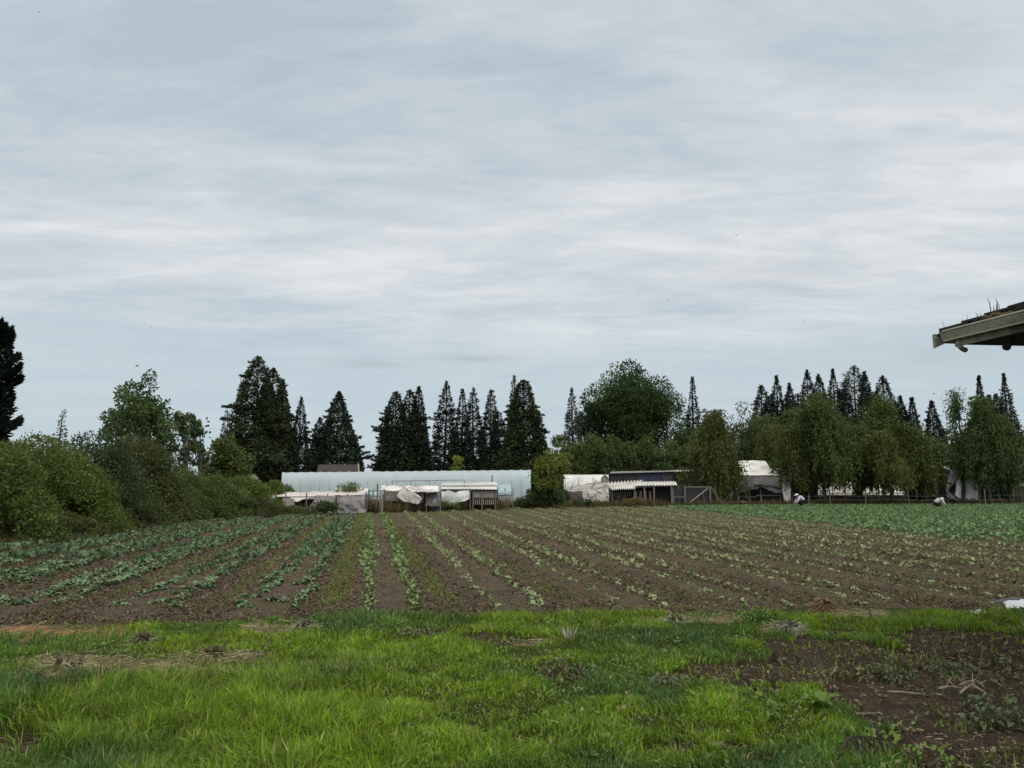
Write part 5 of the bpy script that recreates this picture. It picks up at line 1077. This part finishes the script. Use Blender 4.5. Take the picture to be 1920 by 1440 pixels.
for i in range(nc):      # courses parallel to the far eave
    a0, a1 = -.05+i*.12, -.05+(i+1)*.12+.03; b = max(a0, .0)
    while b < L2-.2:
        wdt = r.uniform(.12, .24); e = min(b+wdt, L2-.2); th = r.uniform(.008, .016); s_ = len(vs); bb = b
        q = [(a0, bb), (a0, e), (a1, max(e, a1)), (a1, max(bb, a1))]
        z = lambda a_, up: zt-.02+tn*max(a_, -.05)+up
        vs += [hp(x_, y_, z(x_, .012+th if k < 2 else 0)) for k, (x_, y_) in enumerate(q)]+[hp(q[0][0], q[0][1], z(q[0][0], -.01)), hp(q[1][0], q[1][1], z(q[1][0], -.01))]
        fs += [(s_, s_+1, s_+2, s_+3), (s_+4, s_+5, s_+1, s_), (s_+3, s_+4, s_), (s_+5, s_+2, s_+1)]; b = e+.004
MB().add(vs, fs).build('shingle_roof', M['shingle'], o)
mb = MB(); r = random.Random(12)      # ridge caps on the hip
for i in range(22):
    t0, t1 = .02+i*.13, .02+(i+1)*.13+.03; a, b = hp(t0, t0, zt+.005+tn*t0+r.uniform(0, .012)), hp(t1, t1, zt-.008+tn*t1)
    mb.bar(a, b, .10, .022)
mb.build('hip_caps', M['shingle'], o)
# walls, set back under the overhang
wz = zt-.12; wl = [hp(.75, .75, wz), hp(L1, .75, wz), hp(L1, L2, wz), hp(.75, L2, wz)]; dn = Vector((0, 0, -(wz+.05)))
MB().add(wl+[p+dn for p in wl], [(0, 4, 5, 1), (1, 5, 6, 2), (2, 6, 7, 3), (3, 7, 4, 0)]).build('wall', M['siding'], o)
mb = MB(); z = .25
while z < wz-.02:
    z1 = min(z+.16, wz); 
    for p0, p1, nn in ((hp(.73, .73, 0), hp(L1, .73, 0), -nd), (hp(.73, .73, 0), hp(.73, L2, 0), -gd)):
        a, b = Vector((p0.x, p0.y, z)), Vector((p1.x, p1.y, z)); u_ = Vector((0, 0, z1-z))
        mb.add([a, b, b+u_, a+u_, a+nn*.022, b+nn*.022, b+u_+nn*.006, a+u_+nn*.006], [(4, 5, 6, 7), (5, 4, 7, 6), (0, 1, 5, 4), (0, 4, 7, 3), (1, 2, 6, 5)])
    z = z1
mb.build('siding_boards', M['siding'], o)
MB().bar(hp(.72, .72, .2), hp(.72, .72, wz), .09).build('corner_board', M['fascia'], o)
# downspout elbow
e0 = A(1797, 631, 7.36)-ol; pts = [e0+Vector((.005, 0, .05)), e0, e0+Vector((0, 0, -.04)), A(1797, 644, 7.36)-ol, A(1800, 650, 7.36)-ol, A(1805, 654.5, 7.38)-ol, A(1810.5, 656.5, 7.40)-ol]
mb = MB(); ww = .021
for i in range(len(pts)-1): pass
mb.tube(pts, [.026, .026, .025, .025, .025, .025, .026], 8); mb.build('downspout_elbow', M['gutter'], o, smooth=False)
# flood lamp under the soffit
lb_ = A(1900, 640, 7.0)-ol; bp = Vector((lb_.x, lb_.y, zt-.142)); lp = A(1887, 650.5, 6.95)-ol; kn = A(1899, 645.5, 7.0)-ol
fx = MB(); fx.tube([bp+Vector((0, 0, .005)), bp-Vector((0, 0, .022))], [.022, .02], 12); fl = fx.build('lamp_mount', M['black_metal'], o)
MB().tube([bp-Vector((0, 0, .02)), kn, A(1892, 648, 6.97)-ol], [.012, .012, .014], 8).build('lamp_arm', M['black_metal'], fl)
ax = Vector((-.25, -.93, -.15)).normalized(); mb = MB(); mb.tube([lp-ax*.06, lp-ax*.045, lp-ax*.02, lp+ax*.015, lp+ax*.018], [.014, .02, .031, .036, .033], 16); mb.build('lamp_head', M['black_metal'], fl, smooth=False)
# moss and grass in the gutter
mb = MB(); r = random.Random(3)
for i in range(60):
    a_ = r.triangular(.34, .82, .64); mb.ball(tuple(hp(a_, r.uniform(.03, .16), zt+.005+r.uniform(0, .05)*math.exp(-((a_-.62)/.16)**2))), r.uniform(.012, .03), 6, 4)
ob = mb.build('moss_clump', M['moss'], None); ob.location = ol; tag(ob, 'brown-green moss clump overflowing the old gutter', 'moss')
GR_ = 'grass stalks sprouting from the gutter'
for i, (u, v0, u1, v1, wd_, lb) in enumerate([(1771, 619, 1765, 597, .004, 'bent dry stalk rising near the outer end of the gutter'), (1813.5, 606, 1814.5, 590, .006, 'single short blade between the gutter end and the moss'), (1832, 594, 1829, 586, .006, 'pair of tiny blades left of the moss clump'), (1858, 583, 1850, 557, .009, 'tall curved grass blade on the moss clump'),
        (1869, 578, 1867, 559, .013, 'thick dark blade standing tallest on the moss clump'), (1863, 582, 1864, 572, .006, 'short blade between the two tall blades'), (1873, 575, 1875, 570, .006, 'short blade right of the thick dark blade'), (1806, 606, 1802, 597, .004, 'very thin blade left of the single short blade'), (1839, 592, 1839.5, 585, .005, 'thin upright blade just left of the moss clump'), (1761, 620, 1759, 614.5, .01, 'tiny weed sprout at the outer gutter corner')]):
    Yg = Cn.y+gd.y*max(0, (u-1756)/164*1.0); a, b = A(u, v0+2, Yg+.03), A(u1, v1, Yg+.03); ob = empty('grass_stalk', a, lb, 'grass', GR_)
    md = (b-a)*.55+Vector((.01 if u1 < u else -.004, 0, .005)); MB().tube([Vector((0, 0, -.02)), md*.5, md, b-a], [wd_*.5, wd_*.5, wd_*.4, .0008], 5).build('blade', M['moss'] if i in (0,) else M['twig'], ob)
    if i in (2, 5, 9): MB().tube([Vector((0, 0, -.01)), (b-a)*.4+Vector((.012, 0, 0)), (b-a)*.75+Vector((.03, 0, 0))], [wd_*.4, wd_*.35, .0008], 5).build('blade', M['twig'], ob)
# ---------------------------------------------------------------- people
def skin(name, pts, edges, rad, m, parent, root=0, sub=2):
    me = bpy.data.meshes.new(name); me.from_pydata([tuple(p) for p in pts], edges, []); me.update()
    o = link(name, me, M[m], parent); o.modifiers.new('skin', 'SKIN'); sd = me.skin_vertices[0].data
    for i, r in enumerate(rad): sd[i].radius = (r, r) if not isinstance(r, tuple) else r
    for i in range(len(pts)): sd[i].use_root = (i == root)
    s = o.modifiers.new('sub', 'SUBSURF'); s.levels = s.render_levels = sub; o.modifiers['skin'].use_smooth_shade = True
    return o
def worker(u, v, rz, label, shirt, hat, sc_=1.0, hip=(0, .47), sh=(.42, .82), hd=(.56, .90)):
    p = G(u, v); o = empty('person', p, label, 'person', None, rz); o.scale = (sc_,)*3
    hx, hz = hip; sx, sz = sh; kx, kz = hd
    pts = [(hx, 0, hz), ((hx*2+sx)/3, 0, (hz*2+sz)/3+.05), ((hx+2*sx)/3, 0, (hz+2*sz)/3+.06), (sx, 0, sz), (sx+.06, 0, sz+.03), (kx, 0, kz), (kx+.09, 0, kz-.05), (kx+.125, 0, kz-.02)]
    ed = [(i, i+1) for i in range(6)]+[(5, 7)]; rad = [.13, .13, .14, .12, .06, .10, .07, .022]
    arms, legs = [], []
    for s in (-1, 1):
        b = len(pts); pts += [(sx-.02, s*.17, sz-.02), (sx+.10, s*.22, sz-.27), (sx+.24, s*.13, sz-.48), (sx+.29, s*.11, sz-.54)]; ed += [(3, b), (b, b+1), (b+1, b+2), (b+2, b+3)]; rad += [.065, .05, .036, .034]
        for q in range(4):
            f = len(pts); y0 = s*.11+(q-1.5)*.019; ln = (.045, .052, .048, .038)[q]; pts += [(sx+.315, y0, sz-.585), (sx+.32, y0, sz-.585-ln), (sx+.30, y0, sz-.60-ln*1.2)]; ed += [(b+3, f), (f, f+1), (f+1, f+2)]; rad += [.010, .009, .007]
        f = len(pts); pts += [(sx+.27, s*.11-s*.05, sz-.56), (sx+.29, s*.11-s*.06, sz-.60)]; ed += [(b+3, f), (f, f+1)]; rad += [.011, .009]
        arms.append(b)
        b = len(pts); pts += [(hx+.02, s*.10, hz-.02), (hx+.40, s*.17, hz+.02), (hx+.16, s*.14, .10), (hx+.18, s*.14, .05), (hx+.36, s*.16, .03)]; ed += [(0, b), (b, b+1), (b+1, b+2), (b+2, b+3), (b+3, b+4)]; rad += [.10, .065, .045, .045, .035]; legs.append(b)
    skin('body', pts, ed, rad, 'skin', o)
    def sub_(ids, extra, m, name, lim=None):
        mp = {i: k for k, i in enumerate(ids)}; e2 = [(mp[a], mp[b]) for a, b in ed if a in mp and b in mp]
        skin(name, [pts[i] for i in ids], e2, [rad[i]+extra for i in ids], m, o)
    sub_([0, 1, 2, 3]+[a+k for a in arms for k in (0, 1, 2)], .028 if hat == 'hat' else .06, shirt, 'shirt')
    sub_([0]+[l+k for l in legs for k in (0, 1, 2)], .026 if hat == 'hat' else .012, 'dark_cloth', 'trousers')
    for l in legs: skin('boot', [pts[l+3], pts[l+4], (pts[l+3][0], pts[l+3][1], .14)], [(0, 1), (0, 2)], [.058, .045, .055], 'boot' if hat == 'cap' else 'dark_cloth', o)
    d = (Vector(pts[6])-Vector(pts[5])).normalized(); upv = Vector((d.z*-.35+.12, 0, 1)).normalized(); c = Vector(pts[5])
    m = MB()
    if hat == 'hat': m.tube([c+upv*.045, c+upv*.05, c+upv*.09, c+upv*.135, c+upv*.145], [.20, .118, .116, .085, .02], 16)
    else: m.tube([c+upv*.02, c+upv*.07, c+upv*.115, c+upv*.13], [.116, .112, .07, .01], 16); m.box(tuple(c+Vector((.13, 0, .02))), (.1, .14, .015))
    m.build('sun_hat' if hat == 'hat' else 'cap', M['white_cloth'], o, smooth=False)
    ear = MB()
    for s in (-1, 1): ear.ball(tuple(c+Vector((0, s*.10, -.01))), .025, 6, 4, (.6, .5, 1.2))
    ear.build('ears', M['skin'], o)
    return o
worker(1508.5, 951.3, math.pi, 'person squatting in a lavender shirt and white sun hat, facing left', 'lav_shirt', 'hat', 1.22)
worker(1758, 954, 0, 'person crouching in a grey top and pale cap, facing right', 'grey_shirt', 'cap', 1.1, hip=(-.16, .42), sh=(.30, .72), hd=(.42, .76))
# ---------------------------------------------------------------- birds
for u, v, D, wsp, bank, lb in ((284, 615, 90, .42, .5, 'small dark bird gliding high above the left conifers'), (257, 686, 80, .7, .15, 'bird with spread wings just above the tallest leafy tree at left'), (870, 342, 110, .4, .2, 'tiny bird speck near the middle of the sky'), (1382, 441, 100, .45, 1.1, 'tiny dark bird in the pale cloud right of centre'),
        (1252, 562, 110, .4, .3, 'tiny bird low in the sky above the domed tree'), (1508, 603, 110, .42, .2, 'tiny bird above the right conifer group'), (1170, 366, 120, .42, .6, 'faint bird speck right of the sky centre'), (73, 22, 110, .5, .4, 'tiny bird in the top left corner of the sky')):
    o = empty('bird', A(u, v, D), lb, 'bird', 'birds in the sky', .6); o.rotation_euler = (bank*.5, bank*.3, .5)
    MB().ball((0, 0, 0), wsp*.10, 8, 6, (2.6, .9, .9)).build('body', M['bird'], o, smooth=True)
    for s in (-1, 1):
        w_ = wsp; MB().add([(.09*w_, 0, .01), (.10*w_, s*.25*w_, .10*w_), (-.04*w_, s*.55*w_, .04*w_), (-.08*w_, s*.25*w_, .09*w_), (-.12*w_, 0, .01), (.09*w_, 0, -.004), (.10*w_, s*.25*w_, .09*w_), (-.08*w_, s*.25*w_, .08*w_), (-.12*w_, 0, -.004)],
            [(0, 1, 3, 4), (1, 2, 3), (5, 8, 7, 6), (6, 7, 2)]).build('wing', M['bird'], o)
# ---------------------------------------------------------------- small things in the foreground
def gz(u, v): p = G(u, v); p.z = float(relief(p.x, p.y)); return p
def blade_leaf(mb, b, t, wd, arch, sd, nu=8):
    b, t = Vector(b), Vector(t); d = t-b; s = d.cross(Vector((0, 0, 1))); s = s.normalized() if s.length > 1e-4 else Vector((1, 0, 0))
    s = (s+Vector((0, -.4, .3))*sd).normalized(); V = []
    for i in range(nu):
        q = i/(nu-1); c = b+d*q+Vector((0, 0, arch*math.sin(math.pi*q))); w_ = wd*(math.sin(math.pi*min(.06+.93*q, 1))**.8)
        for k in (-1, 0, 1): V.append(c+s*k*w_/2+Vector((0, 0, abs(k)*w_*.22+.006*math.sin(q*17+k))))
    return mb.add(V, [(i*3+k, i*3+k+1, i*3+k+4, i*3+k+3) for i in range(nu-1) for k in (0, 1)])
M['dock'] = mat('dock_leaf', (.12, .21, .035), .5, (25, .15), (120, .1), (60, .3), transl=.25)
M['dock_pale'] = mat('dock_pale', (.2, .28, .17), .5, (25, .15), (120, .1), (60, .3), transl=.2)
M['nettle'] = mat('nettle', (.095, .135, .06), .6, (25, .2), (120, .1), (60, .3), transl=.25)
M['dry_leaf'] = mat('dry_leaf', (.19, .15, .06), .8, (25, .3), (120, .2), (60, .3), transl=.2)
def dock(base, tips, label, m='dock', name='dock_weed'):
    b = gz(*base); o = empty(name, b, label, 'weed'); Y0 = b.y
    for i, (u, v, dy, wd) in enumerate(tips):
        t = A(u, v, Y0+dy)-b; ob = blade_leaf(MB(), Vector((0, 0, .01)), t, wd, .035, .5 if i % 2 else -.2).build('leaf', M[m], o, smooth=True)
    return o
dock((1538, 1334), [(1496, 1313, .02, .075), (1510, 1307, -.06, .10), (1543, 1298, .1, .085), (1577, 1303, .0, .075), (1524, 1318, -.12, .07), (1560, 1322, -.1, .06)], 'large broad-leaved dock weed at the edge of the bare soil')
dock((1450, 1358), [(1458, 1322, .0, .085), (1440, 1345, -.05, .06), (1466, 1343, .05, .05)], 'upright single-leafed dock weed in the grass left of the large dock')
dock((1665, 1384), [(1647, 1362, .0, .09), (1690, 1362, .02, .05), (1674, 1368, -.08, .05)], 'two-leaved dock weed above the dead frond')
dock((808, 1397), [(790, 1386, .0, .07), (829, 1396, -.04, .075), (815, 1384, .05, .05)], 'pale flat-leaved weed in the lawn near the bottom centre', 'dock_pale', 'lawn_weed')
dock((1063, 1240), [(1054, 1233, .0, .06), (1072, 1236, .02, .05)], 'small pale-leaved weed on the little dirt mound', 'dock_pale', 'lawn_weed')
def clump(u, v, R, n, S, m, label, name='leafy_weed', H_=.12, stems=4):
    b = gz(u, v); o = empty(name, b, label, 'weed', None); r = random.Random(int(u*7+v)); mb = MB(); st = MB()
    for i in range(n):
        az = r.uniform(0, 6.28); q = r.random()**.6*R; h = H_*(1.1-q/R*.7)*r.uniform(.35, 1.1); p = Vector((math.cos(az)*q, math.sin(az)*q, h)); s_ = S*r.uniform(.6, 1.2); a2 = az+r.uniform(-.9, .9)
        blade_leaf(mb, p, p+Vector((math.cos(a2)*s_, math.sin(a2)*s_, r.uniform(-.5, .4)*s_)), s_*r.uniform(.5, .75), .012, r.uniform(-.6, .6), 5)
        if i % 3 == 0: st.tube([Vector((math.cos(az)*q*.2, math.sin(az)*q*.2, -.01)), Vector((math.cos(az)*q*.6, math.sin(az)*q*.6, h*.7)), p], [.004, .003, .002], 5)
    mb.build('foliage', M[m], o, smooth=True); st.build('stems', M['nettle'], o); return o
clump(1884, 1345, .24, 44, .075, 'nettle', 'grey-green nettle clump at the right edge of the bare soil', H_=.18)
clump(1838, 1352, .12, 22, .06, 'nettle', 'small leafy sprout left of the nettle clump', H_=.12)
clump(800, 1200, .26, 60, .05, 'nettle', 'dark leafy clover clump in the lawn below the two bright rows', H_=.10)
clump(1412, 1168, .24, 46, .06, 'dock', 'bushy green weed on the field edge beside the pale cut hay', H_=.22)
clump(1672, 1268, .2, 46, .05, 'nettle', 'bushy weed in the middle of the bare soil', H_=.16)
clump(1790, 1258, .22, 50, .05, 'nettle', 'low spreading weed patch left of the upright red twig', H_=.08)
clump(1240, 1288, .2, 44, .055, 'nettle', 'leafy weed at the left tip of the bare soil', H_=.12)
clump(1090, 1268, .16, 36, .05, 'nettle', 'dark leafy weed right of the little dirt mound', H_=.10)
clump(1690, 1168, .14, 24, .05, 'nettle', 'small dark weed at the field edge above the bare soil', H_=.12)
clump(1740, 1432, .16, 26, .045, 'dock', 'fresh green weed tuft at the bottom right of the dead frond', H_=.1)
clump(1630, 1405, .22, 40, .05, 'dock', 'low green weeds beneath the dead frond', H_=.06)
def twig(pts, rad, label, m='twig', name='twig', br=0, seed=1, lift=0):
    """pts: (photo u, v of the ground point below it, height)"""
    P = []
    for u, v, h in pts: q = gz(u, v); q.z += h; P.append(q)
    b = P[0].copy(); o = empty(name, b, label, 'twig'); mb = MB(); P = [q-b for q in P]
    r = random.Random(seed); Q = [P[0]]
    for a, c in zip(P[:-1], P[1:]): Q += [a.lerp(c, .5)+Vector((r.uniform(-1, 1), r.uniform(-1, 1), r.uniform(-.3, .8)))*(c-a).length*.07, c]
    k = len(Q); mb.tube(Q, [rad*(1-.6*i/(k-1)) for i in range(k)], 6).build('stem', M[m], o)
    for i in range(br):
        q = Q[1+i % (k-1)]; d = Vector((r.uniform(-1, 1), r.uniform(-.6, .6), r.uniform(.2, 1))).normalized()*r.uniform(.06, .16); e = q+d
        MB().tube([q, q+d*.5+Vector((0, 0, .01)), e], [rad*.5, rad*.35, rad*.15], 5).build('side_twig', M[m], o)
    return o
twig([(1862, 1256, 0), (1863, 1256, .1), (1857, 1256, .22)], .010, 'upright reddish dead twig standing on the bare soil at right', br=6, seed=2)
twig([(1603, 1262, 0), (1590, 1260, .08), (1585, 1258, .15)], .009, 'curved dark twig leaning in the bare soil', br=2, seed=3)
twig([(1453, 1232, 0), (1453, 1232, .07), (1452, 1232, .10)], .022, 'black stub of a stem at the upper edge of the bare soil', name='stem_stub')
twig([(1458, 1296, 0), (1450, 1294, .06), (1445, 1294, .09)], .018, 'short broken black stub in front of the grass by the bare soil', name='stem_stub', br=3, seed=5)
twig([(1404, 1288, 0), (1404, 1288, .10)], .007, 'thin black upright twig left of the broken stub', br=1, seed=6)
twig([(1638, 1164, 0), (1630, 1163, .12), (1618, 1160, .22)], .009, 'thin dark twig slanting up at the field edge', br=1, seed=7)
twig([(1640, 1294, .015), (1690, 1295, .02), (1740, 1299, .015)], .011, 'long pale stick lying across the bare soil', 'pale_twig', 'stick', seed=8)
twig([(1602, 1331, .012), (1650, 1328, .012)], .012, 'grey stick lying right of the large dock', 'wood', 'stick', seed=9)
twig([(1705, 1362, .012), (1731, 1366, .012)], .014, 'short pale stick below the middle of the bare soil', 'pale_twig', 'stick', seed=10)
twig([(1672, 1352, .0), (1700, 1385, .06), (1726, 1418, .01)], .006, 'thin dark twig running down towards the bottom right', seed=11, br=2)
twig([(1800, 1298, .01), (1825, 1290, .05), (1856, 1302, .01)], .010, 'pale root arching over the root pile at right', 'pale_twig', 'stick', seed=12, br=3)
twig([(1795, 1282, .01), (1830, 1284, .07), (1846, 1290, .03)], .008, 'second pale root crossing the root pile behind', 'pale_twig', 'stick', seed=13, br=3)
twig([(1762, 1284, .01), (1790, 1290, .03), (1806, 1291, .02)], .008, 'thin pale root left of the root pile', 'pale_twig', 'stick', seed=14, br=2)
twig([(1788, 1342, 0), (1784, 1338, .07)], .011, 'dark broken stub left of the nettle clump', name='stem_stub', br=2, seed=15)
twig([(1815, 1342, 0), (1817, 1340, .11)], .012, 'reddish broken stub left of the nettle clump', name='stem_stub', br=2, seed=16)
twig([(1758, 1270, .0), (1740, 1268, .06), (1728, 1266, .12)], .008, 'dark twig slanting beside the bushy weed', br=2, seed=17)
twig([(1790, 1143, .02), (1825, 1141, .04), (1842, 1138, .05)], .014, 'black curled root at the field edge left of the plastic sheet', seed=18, br=3)
twig([(1440, 1180, 0), (1480, 1178, .06), (1500, 1172, .1)], .008, 'dead stalk lying over the pale cut hay', 'pale_twig', seed=20, br=2)
# dead frond at the bottom right
b = gz(1578, 1440); o = empty('dead_frond', b, 'dead drooping frond with curled brown leaflets at the bottom right', 'frond'); r = random.Random(6)
stp = [Vector((0, 0, 0)), A(1567, 1428, b.y+.02)-b, A(1580, 1402, b.y+.05)-b, A(1591, 1384, b.y+.1)-b]
MB().tube(stp, [.013, .012, .011, .012], 7).build('stem', M['twig'], o); top = stp[-1]
MB().tube([top, A(1586, 1372, b.y+.1)-b, A(1589, 1360, b.y+.12)-b], [.006, .004, .002], 5).build('stub', M['twig'], o)
for i, (mu, mv, eu, ev) in enumerate([(1650, 1368, 1722, 1424), (1640, 1382, 1690, 1446), (1625, 1392, 1650, 1450), (1660, 1376, 1745, 1452), (1612, 1398, 1618, 1452)]):
    m_, e_ = A(mu, mv, b.y+.05)-b, A(eu, ev, b.y-.02)-b; pts = [top*(1-t)**2+m_*2*t*(1-t)+e_*t*t for t in np.linspace(0, 1, 12)]
    MB().tube(pts, np.linspace(.005, .0015, 12), 5).build('stalk', M['twig'], o); mb = MB()
    for k in range(46):
        t = r.uniform(.12, 1)*11; j = min(int(t), 10); p = pts[j].lerp(pts[j+1], t-j); l = r.uniform(.05, .11)
        blade_leaf(mb, p, p+Vector((r.uniform(-.5, .5), r.uniform(-.5, .3), r.uniform(-1, -.4))).normalized()*l, .011, .004, r.uniform(-1, 1), 4)
    mb.build('leaflets', M['dry_leaf'] if i % 2 else M['nettle'], o)
# straw things
def straw_heap(u, v, wpx, hpx, n, col, label, name='straw_heap', up=.3):
    b = gz(u, v); s = b.y/F; o = empty(name, b, label, 'straw'); rg = np.random.default_rng(int(u))
    a = rg.uniform(0, 6.28, n); q = np.abs(rg.normal(size=n))*.45; W_ = wpx*s/2; H_ = hpx*s
    z = H_*np.exp(-(q/.55)**2)*(.5+.5*rg.random(n)); P = np.stack([np.cos(a)*q*W_, np.sin(a)*q*W_*.6, z], 1)
    D = np.stack([np.cos(a)*.9+rg.normal(size=n)*.5, np.sin(a)*.9+rg.normal(size=n)*.5, -.45+rg.normal(size=n)*up], 1)
    V, Fq, cc = leafq(P, D, rg.uniform(.08, .22, n), np.full(n, .008), rg, np.array(col)*(.5+.8*rg.random((n, 1)))); npm('straws', V, Fq, M['straw'], o, cc)
    k = 200; a = rg.uniform(0, 6.28, k); P = np.stack([np.cos(a)*W_*.4*rg.random(k), np.sin(a)*W_*.3*rg.random(k), rg.random(k)*H_*.5], 1)
    V, Fq, cc = leafq(P, rg.normal(size=(k, 3)), np.full(k, .1), np.full(k, .05), rg, np.array(col)*.5*(.5+.8*rg.random((k, 1)))); npm('matted_core', V, Fq, M['straw'], o, cc); return o
straw_heap(1545, 1145, 52, 24, 700, (.31, .23, .14), 'tan straw heap at the near edge of the field')
straw_heap(268, 1208, 56, 14, 700, (.25, .27, .14), 'domed tuft of cut grass on the lawn at left')
straw_heap(118, 1258, 150, 14, 1500, (.40, .35, .23), 'wide pale swathe of cut hay at the left of the lawn', 'hay_swathe')
straw_heap(60, 1283, 90, 10, 600, (.33, .29, .17), 'thin hay swathe nearest the left edge', 'hay_swathe')
straw_heap(405, 1228, 60, 12, 500, (.28, .26, .13), 'small yellowish hay tuft in the middle of the left lawn')
straw_heap(572, 1182, 40, 14, 400, (.34, .36, .24), 'small pale grass tuft at the field edge left of centre')
straw_heap(1478, 1184, 76, 14, 900, (.42, .42, .32), 'bleached white hay mat right of the bushy weed', 'hay_mat')
straw_heap(1268, 1166, 90, 10, 800, (.36, .37, .24), 'bleached hay mat at the field edge right of centre', 'hay_mat')
b = gz(1068, 1203); o = empty('dry_grass_tuft', b, 'upright bleached dead grass tuft in the lawn right of centre', 'grass'); rg = np.random.default_rng(3); n = 46
az = rg.uniform(0, 6.28, n); P = np.stack([rg.normal(size=n)*.02, rg.normal(size=n)*.02, np.zeros(n)], 1)
V, Fq, cc = leafq(P, np.stack([np.cos(az)*.5, np.sin(az)*.5, np.full(n, 1.)], 1), rg.uniform(.08, .2, n), np.full(n, .008), rg, np.array([.5, .46, .36])*(.6+.5*rg.random((n, 1)))); npm('blades', V, Fq, M['straw'], o, cc)
k = 24; V, Fq, cc = leafq(np.zeros((k, 3)), np.stack([rg.normal(size=k), rg.normal(size=k), np.full(k, .2)], 1), np.full(k, .1), np.full(k, .01), rg, np.array([.4, .36, .26])*(.6+.5*rg.random((k, 1)))); npm('fallen_blades', V, Fq, M['straw'], o, cc)
# plastic sheet at the right edge
b = gz(1895, 1143); o = empty('plastic_sheet', b, 'crumpled white plastic sheet with a black flap, at the right edge of the field', 'plastic sheet')
q = lambda u, v, h=0: gz(u, v)+Vector((0, 0, h))-b
cloth('white_plastic', [[q(1880, 1133, .02), q(1895, 1132, .045), q(1915, 1132, .05), q(1945, 1132, .04)], [q(1884, 1138, .035), q(1897, 1138, .05), q(1918, 1138, .03), q(1945, 1138, .03)], [q(1888, 1145, .015), q(1900, 1146, .02), q(1915, 1145, .02), q(1945, 1147, .02)]], M['plastic_white'], o, 8, .02, .006, fr=2.5)
cloth('black_flap', [[q(1853, 1130, .025), q(1875, 1129, .035), q(1900, 1128, .05), q(1945, 1127, .05)], [q(1855, 1133, .01), q(1876, 1133.5, .03), q(1900, 1132, .055), q(1945, 1132, .05)]], M['plastic_black'], o, 8, .025, .006)
for u, v, s, lb in ((1828, 1153, .045, 'small white stone left of the other two, below the plastic sheet'), (1840, 1151, .05, 'largest of the small white stones below the plastic sheet'), (1861, 1152, .04, 'small white stone nearest the plastic sheet')):
    b = gz(u, v); o = MB().ball((0, 0, 0), s, 10, 7, (1.25, 1, .65)).build('stone', M['stone'], None, True); o.location = b+Vector((0, 0, s*.4)); o.rotation_euler = (0, .2, u); tag(o, lb, 'stone', 'white stones at the field edge')
